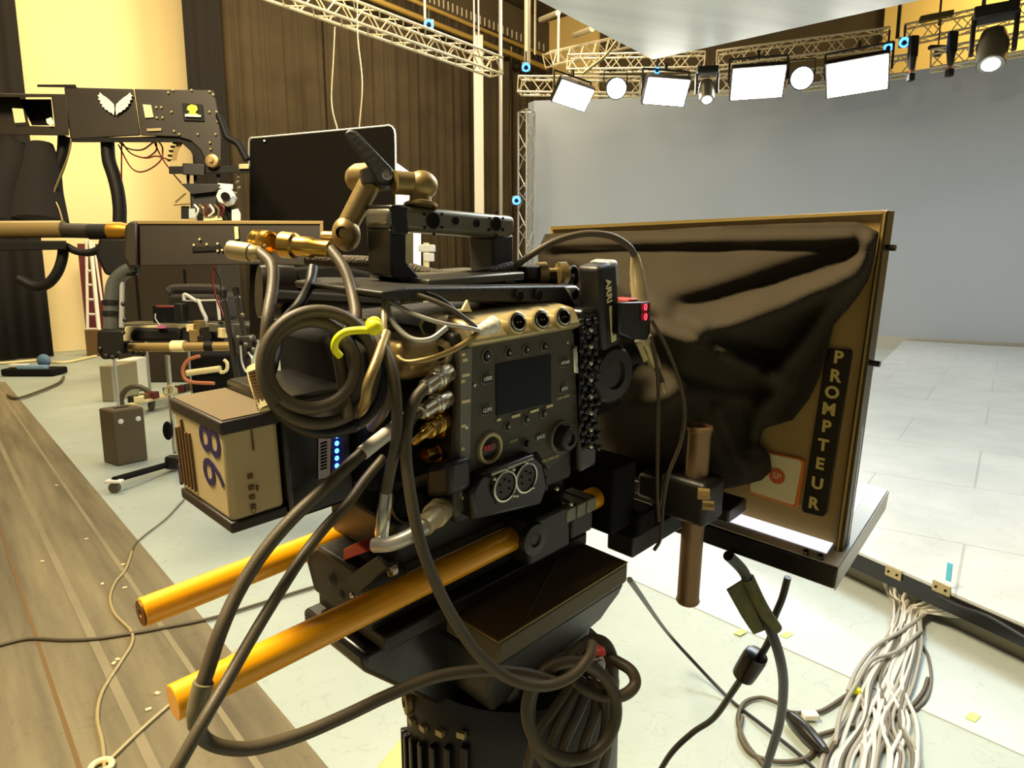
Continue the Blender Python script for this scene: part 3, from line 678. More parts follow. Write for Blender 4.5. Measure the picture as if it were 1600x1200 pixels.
for k in range(3):
    a = 2*math.pi*k/3+.5; dv = V((math.cos(a), math.sin(a), 0)); MB().box(V((dr.x, dr.y, .10))+dv*.22, (.44, .09, .05), (dv, dv.cross(ZZ), ZZ)).build('foot', black, colm, .01)
    MB().cyl(V((dr.x, dr.y, .045))+dv*.4-dv.cross(ZZ)*.02, V((dr.x, dr.y, .045))+dv*.4+dv.cross(ZZ)*.02, .045, n=18).build('wheel', rubberk, colm)
# tan case standing left of the pedestal
cb = P(642, 1128, 1.25); 
cs_ = thing('tan_case', 'tan hard case, top corner showing at the bottom edge left of the pedestal', 'case', V((cb.x, cb.y, 0)))
ex = V((.92, .38, 0)); ey = V((-.75, .66, 0))
ca = P(578, 1168, 1.12); ca.z = cb.z; e1 = (cb-ca)
MB().para(V((ca.x, ca.y, 0)), e1*1.25, (V((e1.y, -e1.x, 0)))*1.9, ZZ*(cb.z)).build('shell', wood, cs_, .012)
MB().para(V((ca.x, ca.y, cb.z*.55))-e1*.01, e1*1.27, (V((e1.y, -e1.x, 0)))*1.92, ZZ*.02).build('rim', steelp, cs_, .004)
# ------------------------------------------------------------------ battery + plate
bt = thing('camera_battery', 'cream and black square battery printed 98, hung behind the camera at left', 'battery', RW(-.07, 0, .07), None, RB)
x0, x1, y0, y1, z0, z1 = -.086, -.052, -.030, .046, .074, .1395
MB().rb(x0+.001, x1, y0+.001, y1-.001, z0+.004, z1-.004).build('wrap', batt, bt, .0035, 3); WR = LASTO[0]
MB().rb(x0, x1+.001, y0, y1, z0-.002, z0+.005).build('bottom_cap', battk, bt, .0012)
MB().rb(x0, x1+.001, y0, y1, z1-.008, z1).build('top_cap', battk, bt, .0012)
MB().rb(x0+.002, x1+.001, y0+.002, y1-.002, z1, z1+.0006).build('top_face', mat('battery_top_olive', (96, 80, 48), .5), bt)
# rear face faces -X ; on it "98" reads bottom-to-top
fc = lambda u, v: RX(u, v, x0-.0002)
text('98', RW(x0+.0007, -.0120, .1140), RZv, RYv, .0415, 'battery_number', indigo, WR, .0002)
mk = MB(); random.seed(11)
for k in range(5):
    yy = .040-k*.0052
    mk.rb(x0-.0004, x0+.001, yy, yy+.0017, z0+.010, z0+.010+random.uniform(.03, .046))
mk.build('small_print', brownp, WR)
MB().rb(x0-.0004, x0+.001, .0425, .0445, z0+.008, z0+.022).build('red_print', indigo, WR)
mk = MB()
for zz, h in ((.086, .004), (.092, .0035), (.098, .0035), (.105, .0035)): mk.rb(-.0735, -.0705, y0-.0003, y0+.001, zz-.0025, zz)
mk.rb(-.069, -.0682, y0-.0003, y0+.001, .119, .131); mk.rb(-.069, -.068, y0-.0003, y0+.001, .094, .097)
mk.build('safety_marking', brownp, WR)
text('CE', RW(-.0725, y0-.0003, .0835), RZv, RXv, .0045, 'ce_marking', brownp, WR, .0001)
bp2 = thing('battery_plate', 'black battery plate with a column of blue lights, between battery and camera', 'battery plate', RW(-.02, 0, .065), None, RB)
MB().rb(-.0505, -.003, -.031, .045, .068, .146).build('plate_body', blackg, bp2, .003); PBd = LASTO[0]
q = [RS(u, v, -.0315) for u, v in ((497, 680), (517, 674), (515, 744), (497, 749))]
MB().prism(q, -RYv*.0006).build('serial_label', mat('label_mauve', (176, 164, 168), .5), bp2)
k = MB()
for i in range(9): k.prism([RS(501, 692+i*5, -.0323), RS(511, 689+i*5, -.0323), RS(511, 692+i*5, -.0323), RS(501, 695+i*5, -.0323)], RYv*.0004)
k.build('barcode', blackm, PBd)
for i in range(5):
    c = RS(526, 681+i*11.6, -.0312); MB().ball(c, .0017, 10, 6, (1, .6, 1), RB).build('blue_light', blueled, PBd)
MB().prism([RS(u, v, -.0314) for u, v in ((518, 668), (538, 664), (538, 744), (518, 746))], -RYv*.0001).build('light_window', mat('blue_plastic', (10, 20, 110), .3), bp2)
# accessory block behind the camera, top left (dark)
ac = thing('rear_accessory', 'black accessory bracket behind the camera, under the brass connectors', 'bracket', P(470, 470, .6))
MB().prism([P(432, 418, .62), P(520, 412, .62), P(612, 432, .62), P(612, 520, .62), P(440, 520, .60)], F_*.05).build('bracket_body', blackm, ac, .004)
MB().lathe(P(404, 455, .62), (F_*.5+R_*.9).normalized(), [(.024, 0), (.026, .01), (.026, .03), (.02, .034)], 28).build('round_cap', blackg, ac)
MB().prism([P(415, 462, .60), P(436, 452, .60), P(610, 462, .56), P(610, 480, .56), P(436, 470, .60)], F_*.02).build('arm_bar', blackm, ac, .003)
# ------------------------------------------------------------------ rear BNC sockets and plugs
def bnc(u, v, plug, label=None, L=.012, m=brass):
    c = RX(u, v, .047); ax = -RXv
    s = MB().lathe(c, ax, [(.0075, -.002), (.0075, .003), (.006, .003), (.0055, .010), (.0048, L), (.004, L), (.0038, L-.006)], 20); s.build('bnc_socket', m, camt)
for u, v in ((694, 592), (694, 630), (690, 668), (685, 705), (650, 590), (648, 622), (652, 705)): bnc(u, v, False)
# ------------------------------------------------------------------ cables
def cable(pts, r, label, m=rubber, name='cable', group=None, sub=6, n=12, cat='cable'):
    o = MB().tube(pts, r, n, sub).build(name, m, loc=pts[0]); tag(o, label, cat, group); return o
def plug(par, p0, p1, prof, m, name='connector', n=20):
    p0, p1 = V(p0), V(p1); L = (p1-p0).length; MB().lathe(p0, p1-p0, [(r, h*L) for r, h in prof], n).build(name, m, par)
BN = [(.0040, 0), (.0052, .05), (.0052, .45), (.0060, .47), (.0060, .55), (.0068, .58), (.0068, .92), (.006, 1)]
# big grey-tan cable from the upper BNC plug sweeping down to the lower loop
dp = lambda lst: [P(u, v, d) for u, v, d in lst]
c1 = cable(dp([(667, 603, .405), (650, 622, .40), (638, 655, .395), (634, 705, .39), (641, 770, .385), (655, 840, .385), (676, 900, .39), (708, 965, .40), (752, 1027, .41), (800, 1062, .42), (850, 1072, .43), (893, 1057, .44), (920, 1027, .45), (926, 1005, .46)]), .0036, 'long tan-grey cable from the upper silver plug sweeping down to the lower coil')
plug(c1, P(662, 607, .404), RX(700, 580, .040), BN, silver)
c1b = cable(dp([(660, 643, .41), (648, 650, .41), (640, 662, .42)]), .003, 'short grey cable of the second silver plug behind the long tan cable')
plug(c1b, P(658, 645, .408), RX(698, 620, .040), BN, silver)
c1c = cable(dp([(672, 668, .41), (660, 680, .405), (648, 690, .41)]), .0026, 'stub cable of the small brass plug, third down behind the camera', brass)
plug(c1c, P(668, 674, .41), RX(692, 655, .042), BN, brass)
# thick cable with white sleeve
c2 = cable(dp([(650, 640, .43), (612, 672, .415), (566, 708, .40), (505, 765, .385), (455, 812, .375), (410, 865, .365), (372, 925, .355), (345, 985, .345), (325, 1045, .34), (316, 1072, .338), (309, 1102, .338), (309, 1132, .34), (320, 1155, .345), (352, 1168, .35), (400, 1168, .36), (470, 1148, .375), (540, 1118, .39), (610, 1085, .405), (680, 1058, .42), (750, 1048, .43), (820, 1052, .44), (875, 1068, .45)]), .0038, 'thick dark cable with white sleeve and grey joint, bending back below the front rod', rubber)
MB().tube([P(643, 649, .428), P(628, 659, .422), P(612, 672, .415), P(590, 689, .408), P(566, 708, .40)], .0045, 14).build('white_sleeve', white, c2)
MB().tube([P(318, 1066, .338), P(311, 1092, .338), P(308, 1112, .338), (P(309, 1132, .34))], .0050, 14).build('grey_joint', mat('shrink_grey', (120, 112, 80), .5), c2)
c3 = cable(dp([(600, 715, .43), (572, 748, .42), (545, 785, .41), (510, 822, .40), (478, 862, .385), (440, 920, .37), (400, 985, .355), (360, 1055, .34), (322, 1120, .325), (285, 1185, .315), (262, 1225, .31)]), .0032, 'dark brown cable running straight down to the lower left corner of the rods')
# cable ending in the silver tube plug
c4 = cable(dp([(560, 505, .40), (590, 530, .395), (612, 575, .39), (620, 635, .39), (619, 690, .39), (610, 735, .395), (603, 772, .40)]), .0034, 'brown cable dropping from the yellow tie to an upright silver plug')
plug(c4, P(604, 768, .40), P(596, 842, .405), [(.0034, 0), (.0040, .03), (.0044, .9), (.0036, 1)], silver)
# coil
def ring(cu, cv, ru, rv, d0, a0, a1, n=14, tilt=0):
    out = []
    for i in range(n+1):
        a = math.radians(a0+(a1-a0)*i/n); out.append(P(cu+ru*math.cos(a)*math.cos(tilt)-rv*math.sin(a)*math.sin(tilt), cv+ru*math.cos(a)*math.sin(tilt)+rv*math.sin(a)*math.cos(tilt), d0+.012*math.cos(a)+.00002*(a1-a0)*i/n))
    return out
ptsA = dp([(406, 395, .44), (425, 415, .43), (426, 450, .42), (418, 500, .405), (414, 560, .40)])+ring(498, 574, 88, 88, .385, 180, -220, 20)
cA = cable(ptsA, .0037, 'brown coiled cable hanging from the tan connector at left, outer coil', rubber, 'coiled_cable')
ptsB = dp([(515, 388, .44), (538, 420, .43), (551, 460, .42), (556, 500, .405)])+ring(486, 570, 69, 68, .375, -40, 660, 34)+dp([(545, 655, .385)])
cB = cable(ptsB, .0037, 'brown coiled cable hanging from the brass connector, inner coil with yellow tie', rubber, 'coiled_cable')
ptsC = dp([(489, 418, .47), (484, 445, .46), (468, 475, .44), (440, 510, .42)])+ring(508, 596, 88, 80, .39, 200, 60, 10)+ring(508, 592, 90, 86, .39, 60, -60, 8)
cC = cable(ptsC, .0036, 'dark coiled cable behind the other loops, lowest loop of the coil', rubberk, 'coiled_cable')
MB().tube([P(401, 575, .392), P(407, 600, .388), P(420, 637, .385)], .0058, 14).build('paper_label', cream, cC)
k = MB()
for i in range(12):
    t_ = i/11; k.cyl(P(404+14*t_, 578+55*t_, .386), P(404+14*t_+1, 580+55*t_+1.5, .386), .0060, n=14)
k.build('label_print', brownp, cC)
cable(dp([(604, 520, .40), (590, 560, .385), (575, 600, .378), (568, 636, .385), (548, 655, .405)]), .0030, 'light tan cable strand falling across the right side of the coil', tan)
cable(dp([(596, 545, .41), (612, 580, .40), (600, 640, .41), (580, 668, .425)]), .0034, 'brown strand at the outer right of the coil', rubber)
yc = cable(dp([(531, 556, .372), (523, 545, .368), (526, 530, .366), (540, 519, .366), (560, 516, .366), (580, 515, .366), (590, 506, .366), (586, 500, .366), (577, 505, .367), (582, 517, .366), (592, 514, .366)]), .0021, 'bright yellow cord tied round the cable coil', yellow, 'cord_tie', cat='cord')
MB().ball(P(585, 511, .366), .0046, 12, 8).build('knot', yellow, yc)
# connectors of the coil at the top left
plug(cA, P(408, 397, .44), P(358, 390, .445), [(.0036, 0), (.005, .08), (.0052, .3), (.0062, .32), (.0062, .95), (.005, 1)], beige)
plug(cB, P(520, 390, .44), P(440, 382, .45), [(.0038, 0), (.0055, .05), (.0058, .35), (.0068, .4), (.0066, .7), (.0085, .74), (.0088, .97), (.007, 1)], brass)
t = thing('brass_coupler', 'short brass coupler between the two tan connectors', 'connector', P(415, 382, .455))
MB().lathe(P(398, 374, .46), (R_*.85-U_*.25-F_*.5).normalized(), [(.006, 0), (.0072, .002), (.0062, .004), (.0072, .006), (.0062, .008), (.0075, .010), (.0078, .016), (.0062, .0165), (.0058, .012)], 24).build('coupler_body', brass, t)
MB().cyl(P(410, 382, .452), P(415, 385, .445), .0012, n=8).build('centre_pin', beige, t)
# thin cables on top left of the camera
cable(dp([(470, 445, .47), (520, 448, .46), (580, 455, .44), (600, 462, .42), (640, 458, .42), (700, 480, .42), (740, 508, .425)]), .0016, 'thin pale cable from behind the camera to the white plug, upper one')
w2 = cable(dp([(600, 465, .42), (640, 488, .415), (690, 505, .415), (735, 513, .42), (750, 518, .424)]), .0015, 'thin pale cable to the white plug, lower one', greylite)
w3 = cable(dp([(750, 515, .425), (735, 530, .42), (705, 548, .41), (665, 562, .405), (635, 566, .405), (622, 558, .41)]), .0019, 'tan cable curving left from the white plug under the rear sockets', tan)
plug(w3, P(748, 517, .424), RS(772, 508, -.086), [(.002, 0), (.0038, .1), (.004, .4), (.0048, .45), (.005, .85), (.0062, .87), (.0062, 1)], white)
cable(dp([(604, 470, .42), (612, 500, .41), (640, 528, .405), (672, 530, .405), (698, 512, .41)]), .0017, 'pale cable looping below the upper rear socket', greylite)
cable(dp([(602, 462, .42), (600, 500, .405), (606, 550, .40)]), .0018, 'pale strap cable hanging straight down beside the yellow tie', beige)
cable(dp([(596, 462, .43), (625, 452, .425), (680, 462, .425), (720, 492, .425), (745, 512, .425)]), .0012, 'thinnest dark cable arching over the camera top left', rubberk)
# lower plug at camera foot, beige
lp = cable(dp([(664, 822, .40), (640, 838, .395), (610, 850, .395), (585, 852, .40)]), .0045, 'short thick grey cable of the lowest beige plug behind the camera', greylite)
plug(lp, P(660, 824, .40), RX(690, 795, .036), [(.0055, 0), (.0065, .1), (.007, .6), (.0085, .62), (.0085, .95), (.007, 1)], beige)
plug(camt, RX(640, 790, .04), RX(640, 790, .025), [(.013, 0), (.013, .9), (.011, 1), (.010, .3)], anod, 'power_socket')
# braided sleeve cable behind the handle
brm = mat('braided_sleeve', (70, 60, 40), .5, .2, bump=1, bscale=600)
cable(dp([(478, 405, .52), (520, 408, .52), (570, 410, .52), (620, 414, .52), (660, 426, .52), (710, 434, .52), (760, 428, .52), (800, 418, .53)]), .0052, 'thick braided cable sleeve passing behind the top handle', brm, 'braided_cable')
c5 = cable(dp([(800, 420, .53), (830, 398, .535), (870, 376, .54), (915, 365, .545), (955, 369, .55), (982, 385, .555), (993, 402, .56)]), .0028, 'grey cable arching from the handle to the beige plug on the red-lit box')
plug(c5, P(992, 398, .56), P(1000, 470, .565), [(.003, 0), (.0042, .1), (.0060, .38), (.0062, .55), (.0068, .6), (.0068, .9), (.0075, 1)], beige)
# ------------------------------------------------------------------ rod bracket right of the handle
t = thing('rod_bracket', 'short black tube pair with rings, on the camera top right of the handle', 'bracket', RW(.19, -.02, .206), None, RB)
MB().cyl(P(800, 436, .545), P(893, 432, .56), .0075, n=20).build('tube', blackg, t)
MB().lathe(P(884, 432, .556), (R_*.85-F_*.52).normalized(), [(.0085, 0), (.0088, .008), (.0075, .0085), (.007, .002)], 22).build('end_ring', anod, t)
for u in (840, 872): MB().lathe(P(u, 427, .545), (P(893, 432, .56)-P(800, 436, .545)), [(.0088, 0), (.0090, .007), (.0082, .0075)], 20).build('clamp_ring', tan, t)
MB().cyl(P(806, 424, .54), P(880, 422, .55), .0018, n=8).build('thin_rod', beige, t)
MB().rb(.165, .185, -.03, -.005, .2015, .212).build('mount', black, t, .001)
# ------------------------------------------------------------------ articulated arm
ar = thing('articulated_arm', 'tan jointed support arm with black locking lever, standing on the top handle', 'arm', P(655, 320, .47))
D = .47
MB().lathe(P(657, 324, D), U_, [(.012, 0), (.012, .002), (.008, .004), (.0075, .012)], 20).build('foot_post', tan, ar)
MB().ball(P(659, 290, D), .0108, 18, 12, (1.05, 1, .95)).build('ball_cup', tan, ar)
MB().cyl(P(655, 288, D), P(616, 285, D-.01), .0080, n=20).build('upper_tube', tan, ar)
MB().cyl(P(560, 278, D+.01), P(592, 276, D), .0100, n=20).build('elbow_cup', tan, ar)
MB().ball(P(561, 279, D+.01), .0100, 18, 12).build('ball_cup', tan, ar)
MB().cyl(P(577, 288, D), P(543, 352, D), .0078, .0072, n=20).build('lower_tube', tan, ar)
MB().ball(P(541, 366, D), .0110, 18, 12, (.9, 1, 1.1)).build('ball_cup', tan, ar)
MB().lathe(P(534, 363, D-.009), (C0-P(534, 363, D)).normalized(), [(.0042, 0), (.004, .002), (.003, .001)], 14).build('cup_hole', blackm, ar)
MB().cyl(P(530, 372, D), P(506, 371, D+.004), .0045, n=16).build('end_stud', tan, ar)
MB().cyl(P(588, 292, D), P(588, 270, D), .0115, n=20).build('hub', anod, ar)
lv = [P(536, 208, D-.012), P(545, 200, D-.012), P(556, 203, D-.012), P(612, 262, D-.012), P(616, 278, D-.012), P(603, 290, D-.012), P(588, 287, D-.012), P(576, 262, D-.012)]
MB().prism(lv, F_*.007).build('locking_lever', black, ar, .002, 3)
MB().lathe(P(606, 275, D-.012), -F_, [(.0036, 0), (.0036, .002), (.002, .0022), (.0015, .001)], 18).build('pivot_bolt', silver, ar)
# ================================================================== PROMPTER
XB = .44
pr = thing('prompter', 'big black prompter hood board with gold lettering strip and tray, right of the camera', 'prompter', RX(1100, 800, XB), None, RB)
bq_ = [(858, 355), (1387, 328), (1313, 876), (930, 765)]
MB().prism([RX(u, v, XB) for u, v in bq_], RXv*.008).build('back_board', boardm, pr, .0015)
lip = mat('board_lip', (176, 150, 84), .35, .5)
MB().prism([RX(u, v, XB-.004) for u, v in ((860, 354), (1383, 329), (1384, 334), (860, 359))], RXv*.012).build('top_lip', lip, pr)
MB().prism([RX(u, v, XB-.008) for u, v in ((1378, 331), (1388, 328), (1314, 878), (1301, 872))], RXv*.02).build('side_frame', mat('side_frame_bronze', (72, 58, 30), .35, .5), pr, .001)
MB().prism([RX(u, v, XB-.0095) for u, v in ((1381, 332), (1384, 332), (1308, 876), (1304, 875))], RXv*.002).build('frame_trim', lip, pr)
glass = mat('clear_glass_edge', (225, 235, 238), .1, trans=.6)
MB().prism([RX(1388, 328, XB+.002), RX(1391, 329, XB+.002), RX(1320, 880, XB+.002), RX(1314, 878, XB+.002)], RXv*.004).build('glass_edge', glass, pr)
for v in (387, 567): 
    c = RX(1384-(v-387)*.13, v, XB); MB().cyl(c, c-RYv*.008, .0028, n=10).build('side_knob', blackg, pr)
# lettering strip
MB().prism([RX(u, v, XB-.0035) for u, v in ((1296, 545), (1329, 547), (1331, 552), (1291, 803), (1285, 808), (1255, 801), (1252, 795), (1291, 549))], RXv*.0034).build('name_strip', sticker, pr, .0006); NS = LASTO[0]
LET = [('P', 1310, 559), ('R', 1305, 588), ('O', 1300, 614), ('M', 1295, 640), ('P', 1291, 667), ('T', 1286, 696), ('E', 1281, 725), ('U', 1277, 756), ('R', 1271, 787)]
for ch, u, v in LET:
    up2 = (RX(1310, 559, XB)-RX(1271, 787, XB)).normalized()
    text(ch, RX(u, v, XB-.0041), -RYv, up2, .0165, 'letter', gold, NS, .0003, bold=.0006)
# square sticker, its code left blank
MB().prism([RX(u, v, XB-.0030) for u, v in ((1180, 702), (1252, 717), (1258, 722), (1247, 790), (1242, 794), (1172, 770), (1170, 762))], RXv*.003).build('sticker', orgsticker, pr, .0006); SK = LASTO[0]
MB().prism([RX(u, v, XB-.0034) for u, v in ((1182, 705), (1248, 719), (1253, 724), (1241, 787), (1238, 789), (1174, 768), (1172, 762))], RXv*.001).build('sticker_face', cream, SK)
c = RX(1214, 744, XB-.0038); MB().cyl(c, c-RXv*.0004, .0085, n=24).build('sticker_emblem', mat('emblem_orange', (210, 95, 45), .5), SK)
text('SP', c-RXv*.0006, -RYv, RZv, .0095, 'sticker_letters', cream, SK, .0001)
# tray / monitor lying flat below the board
T0 = RX(1303, 922, XB-.03); T1 = RX(1309, 889, XB-.03)
yv = toR(T1).y
F1 = RS(1388, 765, yv); ef = F1-T1; dn_ = T0-T1
LW = .37; zl = toR(T1).z
mon = thing('prompter_monitor', 'flat prompter monitor tray lying screen up below the hood board', 'monitor', T1, None, RB)
MB().para(T1+ef*.0, ef, RYv*LW, dn_).build('casing', blackg, mon, .002); CA = LASTO[0]
MB().para(T1+ef*.0-RYv*.0012+dn_*.0, ef, RYv*.0012, dn_).build('side_trim', greylite, CA)
upn = (ef.cross(RYv)).normalized()
MB().para(T1+ef*.01+upn*.0002, ef*.98, RYv*(LW-.002), upn*.0012).build('bezel', greylite, CA)
MB().para(T1+ef*.10+RYv*.016+upn*.0016, ef*.80, RYv*(LW-.03), upn*.0006).build('screen', screenw, mon)
for k in (.018, .032): 
    c = T1+RYv*k+ef*.03; MB().cyl(c, c+upn*.006, .0026, n=10).build('mount_knob', blackg, mon)
# rails below the prompter
rl = thing('prompter_rails', 'black rail pair carrying the prompter in front of the camera', 'rail', RW(.3, 0, -.06), None, RB)
MB().rb(.262, .50, -.075, -.045, -.062, -.040).build('rail', black, rl, .002)
MB().rb(.20, .50, .045, .075, -.062, -.040).build('rail', black, rl, .002)
MB().rb(.262, .29, -.08, .08, -.040, -.016).build('cross_block', blackm, rl, .003)
MB().rb(.232, .270, -.07, .07, -.030, .035).build('rail_mount', blackm, rl, .003)
MB().rb(.36, .40, -.12, .10, -.045, -.03).build('cross_bar', anod, rl, .002)
# vertical post
ps = thing('bracket_post', 'upright tan metal post in a black clamp, in front of the black cloth', 'post', RW(.328, -.10, -.1), None, RB)
a = RS(1085, 668, -.10); b2 = RS(1085, 932, -.10)
pz0 = toR(b2).z; pz1 = toR(a).z; px_ = toR(RS(1085, 790, -.10)).x
ptan = mat('post_tan_brown', (150, 118, 84), .35, .4)
MB().lathe(RW(px_, -.10, pz0), RZv, [(.0108, 0), (.0118, .002), (.0108, .006), (.0108, pz1-pz0-.006), (.0122, pz1-pz0-.005), (.0122, pz1-pz0-.001), (.0095, pz1-pz0), (.008, pz1-pz0-.002)], 28).build('tube', ptan, ps)
zc = toR(RS(1085, 775, -.10)).z
MB().rb(px_-.02, px_+.018, -.122, -.072, zc-.022, zc+.022).build('clamp', black, ps, .006, 3)
MB().rb(px_-.01, px_+.012, -.075, -.04, zc-.016, zc+.010).build('clamp_arm', black, ps, .004)
for u, v, r in ((1101, 772, .0055), (1108, 790, .0045)): MB().lathe(RS(u, v, -.124), (-RYv+RXv*.6).normalized(), [(r, -.006), (r, .004), (r*.7, .005)], 8).build('clamp_bolt', tan, ps)
# lens (mostly wrapped by the cloth)
ln = thing('camera_lens', 'dark lens barrel between camera front and black cloth', 'lens', RW(.2, 0, .11), None, RB)
MB().lathe(RW(.197, 0, .118), RXv, [(.05, 0), (.052, .03), (.048, .04), (.048, .1), (.055, .11), (.055, .17)], 36).build('barrel', blackg, ln)
# focus motor knob
kn = thing('focus_knob', 'ribbed black focus motor knob beside the camera front', 'knob', RS(960, 585, -.075), None, RB)
c = RS(957, 585, -.082); ax = (-RYv*.97-RXv*.1).normalized()
MB().lathe(c, ax, [(.021, -.020), (.0235, -.018), (.0235, .0), (.021, .003), (.012, .0035), (.011, .001)], 40).build('dial', anod, kn)
k = MB()
e1_ = ax.orthogonal().normalized(); e2_ = ax.cross(e1_)
for i in range(40):
    a_ = 2*math.pi*i/40; d_ = e1_*math.cos(a_)+e2_*math.sin(a_); k.box(c+d_*.0235-ax*.009, (.0022, .0016, .018), (d_, ax.cross(d_), ax))
k.build('dial_ribs', black, kn)
MB().rb(.20, .235, -.075, -.04, .09, .13).build('motor_body', blackm, kn, .004)
# sensor box with writing
sb_ = thing('sensor_box', 'tilted black box with white lettering and paper label, beside the camera front', 'sensor box', RS(955, 480, -.09), None, RB)
rot = Matrix.Rotation(math.radians(-9), 3, RYv)
bx, bz = (rot@RXv), (rot@RZv)
def sbx(u, v, dep): return RS(u, v, dep)
BXs = (bx, RYv, bz)
c = sbx(956, 480, -.085)
MB().box(c+RYv*.012, (.025, .022, .068), BXs).build('case', black, sb_, .004, 3)
MB().box(c+RYv*.0125+bz*.0235+bx*.009, (.0125, .0225, .0225), BXs).build('silver_corner', greylite, sb_, .004, 3)
text('ARRI', c-RYv*.0002+bz*.0135-bx*.003, -bz, bx, .0088, 'brand_text', cream, sb_, .0002, bold=.0003)
MB().box(c+RYv*.0008-bz*.0135+bx*.001, (.0065, .0012, .030), BXs).build('paper_label', cream, sb_, .0008)
k = MB()
for i in range(8): k.box(c-RYv*.0001-bz*(.004+i*.0026)+bx*.001, (.0035, .0006, .0009), BXs)
k.build('label_print', brownp, sb_)
rd = thing('red_display_box', 'small black receiver box showing two red glowing zeros', 'receiver', RS(1000, 500, -.09), None, RB)
MB().prism([RS(u, v, -.092) for u, v in ((968, 473), (1017, 471), (1017, 520), (1012, 532), (985, 530), (968, 522))], RYv*.03).build('case', blackg, rd, .0015)
MB().prism([RS(u, v, -.0925) for u, v in ((1001, 475), (1015, 474), (1015, 500), (1001, 502))], RYv*.001).build('display', mat('red_window', (90, 0, 14), .3), rd)
for v in (480, 495):
    cc = RS(1009, v, -.0935); MB().tube([cc+RXv*.0016*math.cos(a_)+RZv*.0024*math.sin(a_) for a_ in [2*math.pi*i/16 for i in range(16)]], .0004, 6, 1, True).build('red_digit', redled, rd)
MB().prism([RS(u, v, -.088) for u, v in ((982, 473), (984, 467), (996, 466), (998, 472))], RYv*.015).build('red_switch', red, rd, .001)
# two silver cable plugs hanging under the boxes
t = thing('twin_plugs', 'pair of tan metal plugs hanging under the red-lit box', 'connector', P(1005, 545, .57))
MB().lathe(P(1004, 528, .565), P(1028, 580, .575)-P(1004, 528, .565), [(.0075, 0), (.0078, .004), (.0055, .006), (.0055, .022), (.0045, .03)], 18).build('plug', beige, t)
MB().prism([P(u, v, .56) for u, v in ((995, 537), (1001, 534), (1013, 562), (1007, 566))], F_*.004).build('plug_label', cream, t)
thin = mat('thin_cable_brown', (84, 68, 44), .5)
cable(dp([(1018, 500, .555), (1040, 540, .56), (1060, 590, .565), (1070, 640, .57), (1064, 690, .575), (1045, 740, .58), (1036, 790, .585), (1032, 840, .585), (1022, 860, .585)]), .0016, 'thin cable bowing right from the red-lit box down past the post', thin)
cable(dp([(1017, 525, .56), (1026, 570, .565), (1029, 630, .57), (1028, 700, .575), (1027, 770, .58), (1030, 815, .585)]), .0015, 'thin cable hanging straight from the red-lit box left of the post', thin)
w = cable(dp([(1026, 575, .57), (1034, 596, .57), (1036, 604, .57)]), .0022, 'short loose cable end with metal tip over the cloth', thin)
plug(w, P(1034, 598, .57), P(1038, 614, .57), [(.0026, 0), (.0026, .9), (.002, 1)], beige)
# ------------------------------------------------------------------ black cloth
OUT = [(852, 366), (930, 362), (1010, 361), (1137, 353), (1287, 348), (1344, 348), (1372, 364), (1366, 400), (1356, 436), (1335, 470), (1302, 508), (1294, 545), (1280, 590), (1265, 622), (1239, 656), (1212, 664), (1194, 667), (1184, 690), (1203, 712), (1206, 735), (1190, 750), (1150, 760), (1105, 768), (1040, 775), (960, 772), (915, 745), (905, 690), (898, 600), (900, 520), (888, 470), (868, 446), (842, 432), (841, 392)]
def inside(x, y):
    c = False; n = len(OUT)
    for i in range(n):
        x0_, y0_ = OUT[i]; x1_, y1_ = OUT[(i+1) % n]
        if (y0_ > y) != (y1_ > y) and x < (x1_-x0_)*(y-y0_)/(y1_-y0_)+x0_: c = not c
    return c
def segd(x, y, a, b):
    ax_, ay = a; bx_, by = b; dx, dy = bx_-ax_, by-ay
    t = max(0, min(1, ((x-ax_)*dx+(y-ay)*dy)/(dx*dx+dy*dy+1e-9))); qx, qy = ax_+dx*t, ay+dy*t
    return math.hypot(x-qx, y-qy), (qx, qy), t
def edged(x, y):
    return min((segd(x, y, OUT[i], OUT[(i+1) % len(OUT)])[:2] for i in range(len(OUT))), key=lambda z: z[0])
RID = [  # polyline, height (m, + towards camera), width px
 ([(850, 382), (1000, 378), (1150, 374), (1330, 372)], .010, 9), ([(850, 394), (1000, 391), (1150, 388), (1310, 386)], -.006, 6),
 ([(1368, 372), (1335, 420), (1290, 450), (1230, 478), (1150, 508), (1105, 514)], .030, 17),
 ([(1340, 392), (1270, 420), (1190, 446), (1110, 470), (1060, 482)], -.022, 16),
 ([(1330, 440), (1290, 490), (1250, 545), (1206, 588)], .024, 15), ([(1206, 588), (1150, 566), (1090, 540), (1030, 515)], .026, 15),
 ([(1200, 560), (1150, 540), (1110, 520)], -.016, 14), ([(1020, 478), (1070, 497), (1110, 525), (1130, 550)], .022, 15),
 ([(1345, 470), (1300, 520), (1260, 580), (1225, 640)], -.024, 16), ([(1230, 600), (1190, 640), (1178, 690)], .018, 14),
 ([(1360, 380), (1350, 430), (1320, 480)], .014, 9), ([(1205, 600), (1140, 600), (1070, 585), (1020, 560)], -.018, 18),
 ([(1120, 640), (1140, 690), (1165, 740)], .012, 10), ([(1150, 640), (1170, 690)], -.012, 10), ([(1080, 650), (1090, 700), (1110, 750)], -.010, 12),
 ([(1060, 620), (1000, 640), (960, 660)], .012, 22)]
